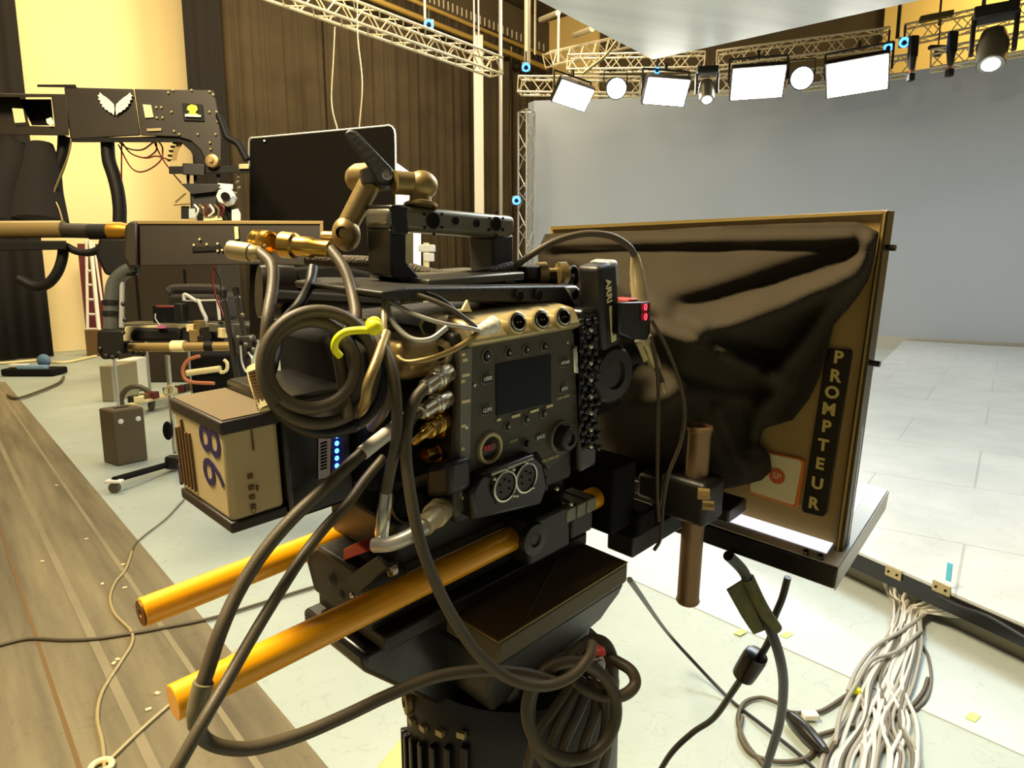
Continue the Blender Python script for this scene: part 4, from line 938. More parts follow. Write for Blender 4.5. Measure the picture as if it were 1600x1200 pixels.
def clothx(u, v):
    dd, _ = edged(u, v); r = math.hypot((u-945)/1.0, (v-600)/.9)
    s = dd/(dd+r*.9+1e-6)
    h = .235*(s**1.25)
    for pl, amp, wd in RID:
        best = 1e9; 
        for i in range(len(pl)-1):
            d_, q_, t_ = segd(u, v, pl[i], pl[i+1])
            if d_ < best: best = d_
        fade = min(1, dd/14)
        h += amp*math.exp(-(best/wd)**2)*fade
    h += .004*noise.noise(V((u*.02, v*.02, 0)))*min(1, dd/20)
    return max(.19, XB-.010-max(0, h))
st = 6; nu = int((1378-836)/st)+1; nv = int((780-342)/st)+1
gv = {}; vs = []; fs = []
def gvert(i, j):
    if (i, j) in gv: return gv[(i, j)]
    u, v = 836+i*st, 342+j*st
    if not inside(u, v): _, (u, v) = edged(u, v)
    gv[(i, j)] = len(vs); vs.append(RX(u, v, clothx(u, v))); return gv[(i, j)]
for i in range(nu):
    for j in range(nv):
        if sum(inside(836+(i+a)*st, 342+(j+b)*st) for a, b in ((0, 0), (1, 0), (1, 1), (0, 1))) >= 1:
            fs.append((gvert(i, j), gvert(i, j+1), gvert(i+1, j+1), gvert(i+1, j)))
o = MB().add(vs, fs).build('hood_cloth', clothm, None, loc=RX(1100, 600, XB), solid=.0015, angle=180)
tag(o, 'crumpled black cloth draped from the prompter board to the camera front', 'cloth')
# ================================================================== CABLES AT THE LOWER RIGHT OF THE CAMERA
cable([P(930, 1010, .50), P(958, 1030, .49), P(986, 1048, .48), P(992, 1070, .475), P(972, 1087, .47), P(940, 1087, .47), P(912, 1075, .47), P(898, 1055, .475), P(905, 1028, .48), P(926, 1006, .485)], .0042, 'small dark ring of cable sticking out right below the head', rubber, 'cable_loop')
cable(ring(893, 1110, 70, 76, .455, -70, 290, 24), .0042, 'large tan cable loop hanging at the lower right of the pedestal', rubber, 'cable_loop')
cable(ring(888, 1118, 60, 92, .47, -80, 280, 24), .0040, 'narrow cable loop behind the large tan loop', rubber, 'cable_loop')
for k, (a, b_, c_, d_, lb) in enumerate((((905, 1052), (872, 1100), (838, 1150), (820, 1215), 'leftmost'), ((915, 1060), (885, 1105), (860, 1160), (845, 1220), 'second from the left'), ((925, 1060), (905, 1110), (880, 1165), (870, 1220), 'third from the left'), ((932, 1058), (930, 1110), (912, 1165), (902, 1220), 'fourth from the left'), ((938, 1058), (948, 1110), (950, 1160), (940, 1220), 'rightmost'))):
    cable([P(a[0], a[1], .49), P(b_[0], b_[1], .485), P(c_[0], c_[1], .485), P(d_[0], d_[1], .49)], .0036, 'tan cable strand hanging inside the lower cable bundle, %s' % lb, rubber, 'cable', 'strands of the lower cable bundle')
t = thing('cable_clip', 'pale metal clip with red top holding the lower cable bundle', 'clip', P(938, 1040, .46))
MB().prism([P(930, 1034, .462), P(941, 1028, .462), P(947, 1036, .462), P(944, 1062, .462), P(936, 1068, .462), P(931, 1060, .462)], F_*.012).build('clip_body', greylite, t, .0015)
MB().prism([P(928, 1020, .465), P(938, 1014, .465), P(948, 1020, .465), P(946, 1026, .465), P(930, 1027, .465)], F_*.01).build('red_top', red, t, .001)
cable([P(870, 1068, .455), P(890, 1030, .47), P(905, 1012, .48), P(925, 1000, .49), P(945, 1005, .49), P(957, 1030, .495), P(958, 1070, .50)], .0042, 'dark cable arch above the lower bundle', rubber, 'cable')
# ------------------------------------------------------------------ cables below the prompter
g1 = cable([P(1138, 868, .72), P(1158, 888, .74), P(1168, 905, .75), P(1185, 945, .76), P(1204, 985, .77), P(1219, 1030, .80), P(1224, 1075, .85), P(1218, 1130, .92), P(1200, 1190, 1.0), P(1190, 1225, 1.05)], .0060, 'thick black cable with green tag hanging under the prompter', rubberk)
MB().prism([P(1136, 922, .752), P(1168, 902, .752), P(1214, 978, .768), P(1178, 992, .768), P(1160, 965, .76)], F_*.004).build('green_tag', greenlab, g1, .001)
MB().tube([P(1168, 903, .75), P(1190, 948, .757), P(1212, 982, .77)], .0075, 12).build('green_sleeve', greenlab, g1)
f1 = cable([P(1231, 902, .78), P(1222, 935, .79), P(1210, 965, .80), P(1204, 995, .81), P(1190, 1022, .83), P(1178, 1035, .84), P(1164, 1052, .85), P(1145, 1080, .88), P(1115, 1122, .93), P(1082, 1145, .97), P(1048, 1178, 1.0), P(1020, 1225, 1.05)], .0042, 'black cable with a ferrite lump running down left under the prompter', rubberk)
plug(f1, P(1184, 1020, .835), P(1160, 1058, .855), [(.008, 0), (.014, .06), (.015, .2), (.0145, .8), (.014, .94), (.008, 1)], blackg, 'ferrite')
# ------------------------------------------------------------------ floor cables
fz = lambda u, v, z=.012: fl(u, v, z)
cable([P(984, 906, 1.3), fz(1040, 985, .25), fz(1080, 1030, .1), fz(1140, 1092), fz(1190, 1132), fz(1250, 1180), fz(1290, 1220)], .006, 'thin black cord running diagonally over the pale floor right of the pedestal', rubberk, 'floor_cable')
cable([fz(u, v) for u, v in ((1196, 1200), (1165, 1160), (1153, 1125), (1163, 1098), (1190, 1090), (1218, 1100), (1232, 1112), (1255, 1114), (1280, 1112), (1300, 1102), (1325, 1085), (1345, 1075))], .007, 'grey cable loop on the floor joined to a black connector', rubber, 'floor_cable')
cable([fz(u, v) for u, v in ((1160, 1120), (1156, 1150), (1175, 1178), (1215, 1190), (1255, 1186), (1272, 1172), (1272, 1158))], .007, 'lower half of the cable ring on the floor at the bottom edge', rubber, 'floor_cable')
cable([fz(u, v) for u, v in ((1268, 1152), (1320, 1137), (1370, 1125), (1410, 1115), (1440, 1085), (1450, 1060))], .007, 'dark cable leaving the red-tipped connector toward the white cable fan', rubber, 'floor_cable')
cn = thing('cable_connector', 'black cable connector with red tip lying on the floor', 'connector', fz(1240, 1130, 0))
MB().lathe(fz(1232, 1116, .03), fz(1270, 1156, .03)-fz(1232, 1116, .03), [(.014, 0), (.024, .02), (.027, .1), (.022, .16), (.017, .18)], 18).build('housing', blackg, cn)
MB().lathe(fz(1268, 1153, .03), fz(1280, 1163, .03)-fz(1268, 1153, .03), [(.017, 0), (.019, .006), (.017, .025)], 16).build('red_tip', red, cn)
tag(MB().box(fz(1266, 1118, .02), (.05, .03, .02)).build('white_connector', white, None, .004), 'small white cable joint beside the black connector', 'connector')
tag(MB().box(fz(1335, 1077, .03), (.03, .04, .02)).build('tape_flag', yellow, None, .003), 'tiny yellow tape flag on a cable of the white fan', 'tape')
random.seed(21)
grey1 = mat('fan_cable_grey', (150, 146, 134), .45); grey2 = mat('fan_cable_pale', (205, 203, 194), .45); grey3 = mat('fan_cable_dark', (96, 90, 76), .45)
for i in range(26):
    left = i < 10; u0 = (1378+i*4.5) if left else (1440+(i-10)*5.5)
    v0 = 893+(u0-1378)*.44+8
    k = i/25; um = 1398+k*46; vm = 950+k*10; ue = 1296+k*135+random.uniform(-14, 14); z = .012+.012*random.random()
    w = random.uniform(-1, 1)*16; m = (grey1, grey2, grey3, grey2)[i % 4]
    p = [fl(u0, v0, .13), fl(u0*.5+um*.5+random.uniform(-8, 8), v0*.5+vm*.5, .07), fl(um+random.uniform(-6, 6), vm, .05), fl(1385+k*44+w, 1010, z+.01), fl(1350+k*66+w*1.2, 1065, z), fl(1325+k*100-w, 1125, z), fl(ue, 1180, z), fl(ue-8, 1225, z)]
    cable(p, .0065, 'white-grey cable of the fan spilling from the stage edge onto the floor', m, 'floor_cable', 'cables fanning from the stage edge', n=8)
for (pts_, lb) in ((((1445, 960), (1405, 988), (1368, 1010), (1340, 1045), (1325, 1080)), 'cable crossing over the fan high up, curving left'), (((1440, 985), (1400, 1018), (1362, 1032), (1338, 1068), (1315, 1110), (1305, 1160)), 'cable crossing over the fan lower down, curving left')):
    cable([fl(u, v, .05) for u, v in pts_], .0068, lb, grey1, 'floor_cable')
cable([fl(1432, 968, .05)]+[fz(u, v) for u, v in ((1434, 985), (1440, 1005), (1450, 1025), (1455, 1060), (1448, 1090), (1430, 1108))], .005, 'lone thin cable loop right of the white cable fan', grey3, 'floor_cable')
cable([hit(u, v, -ins, n1)-ins*.02 for u, v in ((1470, 930), (1500, 945), (1545, 960), (1590, 985), (1640, 1015))], .006, 'black cable running along the black stage edge to the right', rubberk, 'floor_cable')
cable([fl(u, v, .09) for u, v in ((1440, 940), (1455, 925), (1480, 922), (1490, 918))], .006, 'short dark cable arching to the right metal bracket of the stage', rubberk, 'floor_cable')
# small floor tapes
for u, v, lb in ((1157, 988, 'pale green tape scrap on the floor, left of the green cable tag'), (1229, 992, 'pale green tape scrap on the floor, right of the green cable tag'), (1520, 1120, 'pale green tape scrap on the floor at the lower right corner')):
    a_ = fl(u, v, .006); tag(MB().box(a_, (.05, .03, .002), (V((.8, .6, 0)), V((-.6, .8, 0)), ZZ)).build('floor_tape', tapegreen), lb, 'tape')
# left floor cords
cable([fz(u, v, .014) for u, v in ((-40, 1018), (0, 1008), (45, 998), (100, 1000), (150, 998), (205, 990), (260, 980), (330, 966), (410, 942), (480, 920), (560, 898), (640, 870))], .007, 'thin dark cable crossing the floor mat from the left edge', rubber, 'floor_cable')
cable([fz(u, v, .013) for u, v in ((206, 862), (196, 890), (180, 910), (172, 935), (180, 960), (204, 985), (206, 1005), (188, 1035), (160, 1080), (152, 1120), (160, 1160), (163, 1195), (163, 1230))], .006, 'thin tan cord wandering down the floor mat', beige, 'floor_cable')
cable([fz(u, v, .016) for u, v in ((168, 1190), (220, 1140), (280, 1088), (340, 1040), (400, 995))], .006, 'thin tan cord running from the tape ring up under the rods', beige, 'floor_cable')
cable([fz(u, v, .01) for u, v in ((288, 780), (260, 810), (228, 835), (212, 850), (204, 870))], .004, 'hair-thin dark cord on the floor left of the battery', thin, 'floor_cable')
a_ = fz(158, 1197, .02); o = MB().tube([a_+V((math.cos(q_)*.028, math.sin(q_)*.028, 0)) for q_ in [2*math.pi*i/16 for i in range(16)]], .009, 8, 1, True).build('tape_ring', cream); tag(o, 'small cream ring on the floor mat at the bottom edge', 'ring')
random.seed(5)
for i, (u, v) in enumerate(((66, 877), (192, 882), (160, 912), (184, 1030), (135, 842), (108, 700), (88, 758), (195, 918), (178, 1036), (246, 1083), (232, 1108))):
    tag(MB().box(fz(u, v, .010), (.018, .012, .004), (V((math.cos(i), math.sin(i), 0)), V((-math.sin(i), math.cos(i), 0)), ZZ)).build('paper_scrap', cream), 'tiny pale paper scrap on the taupe floor mat', 'paper scrap', 'paper scraps on the floor mat')
# ================================================================== CRANES AT THE LEFT
DU = 3.1
def X4(x, y, oy=100): return (x/4, oy+y/4)
def pl(pts, d, th, name, m, par, bev=0): return MB().prism([P(u, v, d) for u, v in pts], ray(sum(p[0] for p in pts)/len(pts), sum(p[1] for p in pts)/len(pts)).normalized()*th).build(name, m, par, bev)
cr = thing('camera_crane', 'big black camera crane arm with white wings emblem, upper left', 'camera crane', P(170, 180, DU))
pl([(100, 136), (209, 139), (220, 212), (110, 218)], DU, .22, 'boom_box', jibm, cr, .006); BO = LASTO[0]
pl([(210, 139), (334, 141), (340, 170), (346, 215), (346, 255), (322, 255), (314, 235), (298, 220), (278, 214), (220, 212)], DU-.01, .24, 'end_bracket', jibm, cr, .004); EB = LASTO[0]
pl([(112, 216), (280, 212), (296, 218), (314, 236), (320, 254), (310, 256), (300, 236), (284, 222), (112, 222)], DU+.0, .22, 'lower_rim', jibk, cr)
# left open frame
pl([(-60, 140), (10, 146), (103, 147), (104, 152), (-60, 152)], DU, .2, 'frame_top', jibm, cr, .003)
pl([(-60, 192), (15, 196), (108, 198), (108, 212), (-60, 210)], DU, .2, 'frame_bottom', jibm, cr, .003)
pl([(80, 150), (104, 150), (108, 200), (86, 200)], DU, .2, 'frame_post', jibm, cr, .003)
pl([(-60, 150), (30, 150), (34, 162), (48, 200), (-60, 200)], DU+.08, .05, 'frame_web', jibm, cr)
pl([(30, 155), (80, 155), (84, 196), (50, 196)], DU+.12, .03, 'frame_back', jibk, cr)
pl([(58, 132), (118, 132), (120, 137), (58, 136)], DU, .16, 'top_tray', jibk, cr)
for q in ([(19, 169), (36, 170), (40, 191), (23, 192)], [(223, 163), (236, 164), (240, 183), (227, 184)]): pl(q, DU-.016, .004, 'white_label', cream, cr)
pl([(72, 186), (80, 183), (85, 192), (80, 197), (73, 192)], DU-.012, .004, 'white_tag', white, cr)
pl([(284, 161), (316, 163), (319, 189), (287, 188)], DU-.016, .004, 'logo_plate', jibk, EB)
pl([(293, 166), (299, 163), (307, 165), (309, 171), (305, 176), (312, 180), (290, 180), (297, 175), (292, 171)], DU-.021, .003, 'green_logo', mat('logo_green', (205, 225, 40), .5), EB)
pl([(289, 178), (314, 180), (314, 183), (289, 182)], DU-.024, .003, 'logo_lettering', white, EB)
pl([(229, 201), (252, 200), (252, 204), (230, 205)], DU-.016, .003, 'name_plate', beige, cr)
wing = [(156, 144), (161, 149), (166, 152), (173, 158), (178, 163), (179, 170), (178, 180), (174, 176), (170, 175), (168, 172), (164, 171), (163, 168), (159, 166), (160, 163), (156, 161), (157, 157), (153, 155), (155, 152), (152, 149), (155, 148)]
pl(wing, DU-.012, .004, 'wing_emblem', white, BO)
pl([(359.5-x, y+(x-179)*.0) for x, y in wing], DU-.012, .004, 'wing_emblem', white, BO)
for u, v in ((263, 145), (270, 141), (299, 141), (327, 143), (333, 148), (268, 175), (327, 175), (338, 175), (272, 205), (280, 210), (309, 210), (337, 210), (328, 223), (329, 233), (340, 190), (244, 168), (252, 168), (245, 184), (254, 184)):
    MB().ball(P(u, v, DU-.014), .006, 8, 5).build('bolt', beige, EB)
# pivot and toothed arc
MB().lathe(P(332, 252, DU-.03), -F_, [(.03, -.02), (.03, .01), (.024, .012), (.012, .012), (.010, .02), (.008, .02)], 28).build('pivot_disc', tan, cr)
arcp = []
for i in range(9): a_ = math.radians(100+i*9.5); arcp.append((300+math.cos(a_)*32, 255-math.sin(a_)*46))
arcq = [(300+math.cos(math.radians(100+i*9.5))*24, 255-math.sin(math.radians(100+i*9.5))*38) for i in range(8, -1, -1)]
pl(arcp+arcq, DU+.02, .03, 'toothed_arc', tan, cr)
k = MB()
for i in range(8):
    a_ = math.radians(112+i*9); k.box(P(300+math.cos(a_)*34, 255-math.sin(a_)*48, DU+.03), (.02, .02, .008))
k.build('gear_teeth', jibk, cr)
pl([(266, 251), (278, 251), (278, 260), (266, 260)], DU-.01, .04, 'brass_foot', beige, cr)
# head under the crane
rh = thing('remote_head', 'cluttered remote camera head hanging at the end of the winged crane', 'remote head', P(320, 340, DU))
pl([(264, 260), (390, 258), (390, 270), (264, 272)], DU-.02, .06, 'cross_bar', jibk, rh, .003)
pl([(285, 255), (320, 256), (320, 275), (285, 273)], DU-.03, .08, 'motor', black, rh, .004)
pl([(373, 256), (389, 256), (389, 264), (373, 264)], DU-.03, .05, 'brass_clamp', beige, rh, .002)
for u in (291, 302, 338): pl([(u, 272), (u+6, 272), (u+5, 290), (u+1, 290)], DU, .03, 'strut', jibk, rh)
pl([(282, 287), (345, 287), (345, 292), (335, 300), (300, 304), (290, 294)], DU-.02, .08, 'base_plate', black, rh, .003)
pl([(297, 300), (340, 300), (338, 330), (320, 338), (298, 332)], DU, .08, 'tilt_block', black, rh, .006)
MB().lathe(P(352, 307, DU-.03), -F_, [(.04, -.03), (.042, 0), (.036, .012), (.018, .013), (.016, .02), (.008, .02)], 8).build('servo', white, rh)
MB().cyl(P(352, 307, DU-.05), P(352, 307, DU-.06), .02, n=12).build('servo_core', jibk, rh)
pl([(340, 286), (364, 288), (364, 296), (341, 294)], DU-.02, .05, 'silver_bracket', white, rh, .002)
pl([(283, 322), (296, 322), (296, 342), (283, 342)], DU-.02, .05, 'black_box', jibk, rh, .003)
pl([(295, 326), (305, 326), (306, 341), (295, 341)], DU-.03, .04, 'pale_box', mat('pale_blue_grey', (180, 190, 190), .5), rh, .002)
pl([(362, 328), (372, 326), (376, 334), (376, 345), (362, 345)], DU-.03, .04, 'pale_box', white, rh, .002)
pl([(344, 322), (362, 322), (364, 344), (346, 344)], DU, .06, 'black_box', jibk, rh, .004)
pl([(318, 338), (347, 336), (348, 344), (318, 345)], DU-.03, .04, 'pale_plate', cream, rh, .001)
for q in (((290, 302), (274, 316)), ((272, 320), (298, 318))): MB().cyl(P(q[0][0], q[0][1], DU-.03), P(q[1][0], q[1][1], DU-.03), .004, n=8).build('lever', tan, rh)
random.seed(9)
for i in range(6):
    u = 304+i*8; MB().tube([P(u, 320, DU-.035), P(u+6, 328+random.uniform(-3, 3), DU-.045), P(u+3+random.uniform(-6, 6), 338, DU-.035)], .005, 6).build('wire', (white, tan, magenta)[i % 3], rh)
for i in range(5): MB().ball(P(372+random.uniform(-6, 4), 275+i*9, DU), .008, 8, 5).build('silver_screw', silver, rh)
# wires under the crane box
for i, (pp, lb) in enumerate(((((185, 226), (205, 262), (225, 268), (250, 252), (254, 232), (248, 221)), 'dark red wire bow hanging lowest under the crane box'), (((190, 222), (205, 240), (228, 247), (245, 244), (270, 252)), 'dark red wire bow to the toothed arc'), (((240, 220), (252, 245), (268, 268), (283, 286)), 'dark red wire slanting down to the remote head'), (((184, 220), (200, 232), (222, 234), (240, 222)), 'short dark wire bow close under the crane box'), (((244, 220), (244, 235), (232, 245), (226, 246)), 'tiny dark wire with a knot under the crane box'), (((190, 226), (190, 290), (193, 320)), 'thin dark red wire along the middle black hose'))):
    cable([P(u, v, DU+.05) for u, v in pp], .0035, lb, magenta, 'wire', n=6)
cable([P(u, v, DU-.02) for u, v in ((342, 180), (350, 200), (356, 215), (372, 225), (386, 250))], .016, 'black bundled hose from the crane end down to the gold clamp', jibk, 'hose', cat='hose')
# hoses
cable([P(u, v, DU+.05) for u, v in ((168, 222), (170, 250), (178, 275), (184, 300), (187, 325), (187, 347))], .03, 'thick black hose hanging vertically under the middle of the crane', jibk, 'hose', cat='hose')
cable([P(u, v, DU+.08) for u, v in ((100, 214), (98, 240), (88, 270), (78, 290), (60, 300))], .026, 'black hose bowing left under the crane, beside the drape', jibk, 'hose', cat='hose')
cable([P(u, v, DU+.02) for u, v in ((112, 218), (106, 245), (92, 280), (84, 305), (92, 325), (98, 346))], .004, 'thin brown wire hanging beside the left black hose', tan, 'wire', cat='wire')
for k_, (a1, a2, lb) in enumerate(((20, 8, 'wide black cloth sleeve hanging at the far left between the two cranes'), (62, 64, 'wide black cloth sleeve hanging second from the left between the cranes'))):
    o = MB(); o.tube([P(a1, 226, DU+.05), P(a1+4, 260, DU+.05), P((a1+a2)/2, 300, DU+.05), P(a2, 345, DU+.05)], lambda t: .055+.06*t, 14, 6); oo = o.build('cloth_sleeve', draped); tag(oo, lb, 'sleeve')
# lower crane
DL = 2.7
lc = thing('lower_crane', 'lower black crane arm with long box, tan tube and brass clamp at left', 'camera crane', P(300, 380, DL))
MB().cyl(P(-80, 359, DL), P(100, 358, DL), .034, n=24).build('tan_tube', tan, lc)
MB().cyl(P(98, 360, DL), P(142, 361, DL), .029, n=24).build('grey_tube', greylite if False else jibm, lc)
MB().cyl(P(140, 362, DL), P(172, 362, DL), .031, n=20).build('black_collar', jibk, lc)
MB().lathe(P(168, 361, DL), R_, [(.028, 0), (.036, .01), (.036, .06), (.03, .08), (.03, .1)], 16).build('brass_clamp', mat('brass_dull', (180, 130, 40), .35, .8), lc)
pl([(214, 346), (504, 346), (504, 416), (420, 413), (214, 416)], DL-.1, .22, 'long_box', jibm, lc, .004); LB = LASTO[0]
pl([(213, 345), (505, 345), (505, 350), (213, 350)], DL-.105, .23, 'box_lid', tan, lc, .001)
pl([(500, 350), (505, 350), (505, 410), (500, 412)], DL-.105, .2, 'box_end_edge', tan, lc)
pl([(196, 352), (206, 345), (215, 345), (216, 418), (200, 418), (192, 400)], DL-.12, .24, 'rounded_end', jibm, lc, .02, )
pl([(366, 354), (372, 354), (373, 373), (367, 374)], DL-.108, .004, 'box_label', cream, LB)
pl([(300, 386), (345, 384), (345, 391), (300, 393)], DL-.106, .004, 'slot', jibk, LB)
for u, v in ((303, 383), (312, 374), (323, 382), (340, 381), (347, 391), (340, 392)): MB().ball(P(u, v, DL-.106), .005, 8, 5).build('bolt', cream, LB)
pl([(155, 372), (214, 372), (214, 432), (165, 430), (150, 400)], DL-.02, .14, 'gear_case', jibk, lc, .01)
pl([(-80, 376), (104, 376), (104, 390), (-80, 394)], DL-.02, .1, 'under_beam', jibk, lc, .004)
MB().tube([P(214, 418, DL), P(196, 424, DL), P(180, 440, DL), (P(175, 465, DL)), P(174, 520, DL)], .028, 18).build('bent_tube', mat('grey_tube', (92, 94, 88), .35, .4), lc)
for v in (470, 487, 515): MB().cyl(P(174, v, DL), P(174, v+7, DL), .033, n=18).build('tube_collar', jibk, lc)
MB().cyl(P(191, 440, DL), P(190, 512, DL), .010, n=12).build('thin_tube', greylite, lc)
pl([(152, 516), (192, 514), (194, 545), (186, 560), (160, 562), (152, 548)], DL-.05, .12, 'base_block', jibk, lc, .01)
for u, v in ((157, 545), (166, 556), (176, 558), (186, 552), (196, 500), (193, 475), (192, 520)): MB().ball(P(u, v, DL-.05), .010, 8, 6).build('knob', black, lc)
cable([P(u, v, DL+.02) for u, v in ((98, 380), (98, 400), (90, 425), (75, 443), (55, 448), (30, 436))], .020, 'black hose looping under the tan crane tube beside the drape', jibk, 'hose', cat='hose')
cable([P(u, v, DL+.02) for u, v in ((104, 385), (118, 392), (135, 395), (150, 392), (165, 382))], .015, 'short black hose sagging under the brass clamp', jibk, 'hose', cat='hose')
# horizontal tube frame below
dl = thing('slider_tube', 'tan horizontal tube with clamps reaching right from the crane post', 'tube', P(280, 545, 2.8))
MB().cyl(P(186, 543, 2.8), P(372, 541, 2.75), .019, n=20).build('tube', tan, dl)
MB().cyl(P(270, 541, 2.78), P(290, 541, 2.77), .024, n=20).build('cream_clamp', cream, dl)
MB().cyl(P(321, 541, 2.76), P(334, 541, 2.76), .022, n=20).build('black_clamp', jibk, dl)
MB().lathe(P(186, 543, 2.8), R_, [(.022, 0), (.028, .005), (.028, .04), (.021, .05)], 18).build('end_cap', jibk, dl)
pl([(210, 512), (282, 512), (284, 534), (206, 534), (202, 524)], 2.82, .1, 'black_pad', jibk, dl, .015)
pl([(196, 510), (282, 506), (340, 504), (345, 510), (282, 514), (214, 518), (206, 534), (190, 534)], 2.84, .1, 'cream_deck', cream, dl, .004)
pl([(282, 508), (352, 510), (352, 536), (282, 536)], 2.84, .12, 'clutter_block', black, dl, .008)
for u, v in ((208, 551), (216, 552), (225, 552), (345, 545), (355, 545), (364, 545)): MB().ball(P(u, v, 2.77), .009, 8, 6).build('knob', jibk, dl)
k = MB(); random.seed(4)
for i, (u, v) in enumerate(((300, 512), (312, 508), (322, 520), (336, 512), (348, 520), (305, 524), (318, 530), (357, 512))):
    MB().box(P(u, v, 2.80), (.03, .04, .03+.01*(i % 3)), (V((math.cos(i), math.sin(i), 0)), V((-math.sin(i), math.cos(i), 0)), ZZ)).build('fitting', (cream, tan, black, steelp)[i % 4], dl, .002)
pl([(246, 508), (258, 508), (258, 513), (246, 513)], 2.80, .03, 'pink_patch', pink, dl)
for u0, v0, u1, v1, lb in ((348, 455, 374, 610, 'left one of two leaning black rods above the cream battery'), (368, 450, 398, 610, 'right one of two leaning black rods above the cream battery')):
    t = thing('leaning_rod', lb, 'rod', P(u1, v1, 2.7), 'leaning black rods')
    MB().cyl(P(u1, v1, 2.68), P(u0, v0, 2.68), .0105, n=16).build('tube', anod, t)
    MB().cyl(P(u0, v0, 2.68), P(u0+(u1-u0)*.06, v0+(v1-v0)*.06, 2.68), .0125, n=16).build('cap', jibk, t)
    MB().cyl(P(u0+(u1-u0)*.09, v0+(v1-v0)*.09, 2.68), P(u0+(u1-u0)*.10, v0+(v1-v0)*.10, 2.68), .0125, n=16).build('silver_band', silver, t)
t = thing('rod_bracket', 'black clutter of clamps joining the two leaning rods', 'bracket', P(385, 540, 2.66))
pl([(365, 526), (398, 522), (402, 536), (396, 556), (368, 556)], 2.66, .06, 'block', black, t, .006)
MB().tube([P(u, v, 2.64) for u, v in ((376, 540), (378, 565), (384, 580), (392, 578), (394, 562), (388, 550))], .004, 8).build('grey_loop', greylite, t)
for u, v in ((379, 492), (372, 527), (392, 528), (384, 538), (396, 546)): MB().ball(P(u, v, 2.64), .009, 8, 6).build('clamp_knob', steelp, t)
cable([P(u, v, 2.9) for u, v in ((334, 412), (332, 440), (338, 465), (347, 488), (350, 495))], .004, 'thin red wire hanging left of the leaning rods', red, 'wire', cat='wire')
cable([P(u, v, 2.9) for u, v in ((334, 415), (343, 435), (346, 460))], .003, 'thin dark wire beside the red wire above the leaning rods', rubberk, 'wire', cat='wire')
# black hanging screen behind
DM = 3.4
t = thing('hanging_monitor', 'large black monitor back with thin bright rim, behind the jointed arm', 'monitor', P(500, 480, DM))
mp_ = [(390, 220), (398, 215), (598, 197), (610, 196), (617, 206), (619, 480), (612, 520), (390, 520)]
pl(mp_, DM, .06, 'shell', mat('monitor_shell', (18, 15, 10), .9, spec=.1), t, .004)
MB().tube([P(u, v, DM) for u, v in ((389, 262), (389, 222), (393, 216), (402, 215), (500, 206), (598, 197), (608, 196), (616, 203), (618, 230), (619, 330))], .005, 8, 2).build('bright_rim', greylite, t)
MB().ball(P(413, 220, DM-.01), .006, 8, 5).build('screw', white, t)
# white board behind the handle, its brightness put in as emission
tag(MB().prism([P(u, v, 7.0) for u, v in ((612, 252), (622, 256), (650, 276), (657, 300), (657, 445), (612, 445))], F_*.03).build('glow_board', mat('glow_white', (255, 255, 250), .6, emit=(255, 252, 240), estr=1.1)), 'bright white glowing board standing behind the handle and the black monitor', 'light board')
t = thing('background_rig', 'small pale rig standing behind the handle opening', 'stand', P(668, 430, 6.6))
MB().cyl(P(666, 380, 6.6), P(666, 520, 6.6), .03, n=10).build('post', cream, t)
MB().box(P(667, 388, 6.6), (.16, .1, .07)).build('bracket', white, t, .01); MB().box(P(670, 402, 6.6), (.1, .1, .08)).build('block', white, t, .01); MB().box(P(668, 425, 6.6), (.1, .1, .07)).build('block', white, t, .01)
# ================================================================== EQUIPMENT FARTHER BACK (left)
# big dark crate
gx = lambda u, D: (u-800)/FPX*D
def plumb_box(u0, u1, vt, vb, D, dep, name, m, par, bev=.01):
    a = P(u0, vb, D); b_ = P(u1, vb, D); z0 = a.z; z1 = P(u0, vt, D).z
    return MB().para(V((a.x, a.y, z0)), V((b_.x-a.x, 0, 0)), V((0, dep, 0)), ZZ*(z1-z0)).build(name, m, par, bev)
D = 9.2; zb = 0
t = thing('flight_case', 'large dark brown case standing behind the cart and below the lower crane box', 'case', P(250, 600, D))
a = P(187, 600, D); a.z = 0; b_ = P(355, 600, D); zt = P(187, 412, D).z
MB().para(a, V((b_.x-a.x, 0, 0)), V((0, .7, 0)), ZZ*zt).build('body', mat('case_brown', (52, 40, 22), .7), t, .02)
for u in (226, 300): MB().para(V((gx(u, D), a.y-.01, .02)), V((.03, 0, 0)), V((0, .015, 0)), ZZ*(zt-.1)).build('edge_strip', jibk, t)
# bag and black camera on the cart
t = thing('equipment_bag', 'black cloth equipment bag with white strap on the cart', 'bag', P(305, 503, 7.3))
plumb_box(262, 352, 458, 502, 7.3, .4, 'body', bag, t, .05)
MB().tube([P(264, 458, 7.3), P(275, 452, 7.32), P(335, 452, 7.32), P(350, 458, 7.3)], .055, 10).build('top_flap', bag, t)
MB().tube([P(u, v, 7.24) for u, v in ((288, 470), (289, 460), (306, 470), (310, 470), (316, 485), (322, 498), (319, 504))], .02, 8).build('strap', strap, t)
MB().tube([P(289, 470, 7.25), P(340, 469, 7.25)], .010, 6).build('zip_edge', strap, t); MB().cyl(P(340, 470, 7.24), P(343, 500, 7.24), .016, n=8).build('buckle_strap', strap, t)
t = thing('small_monitor', 'small black monitor with pale rim on the cart left of the bag', 'monitor', P(260, 505, 7.2))
plumb_box(239, 278, 477, 505, 7.2, .12, 'body', blackg, t, .01); plumb_box(244, 276, 478, 480, 7.17, .02, 'top_rim', red, t, .002)
plumb_box(273, 286, 474, 505, 7.12, .12, 'side_box', black, t, .01)
MB().tube([P(243, 490, 7.12), P(243, 498, 7.12), P(250, 508, 7.12), P(255, 514, 7.12)], .006, 8).build('wire', white, t)
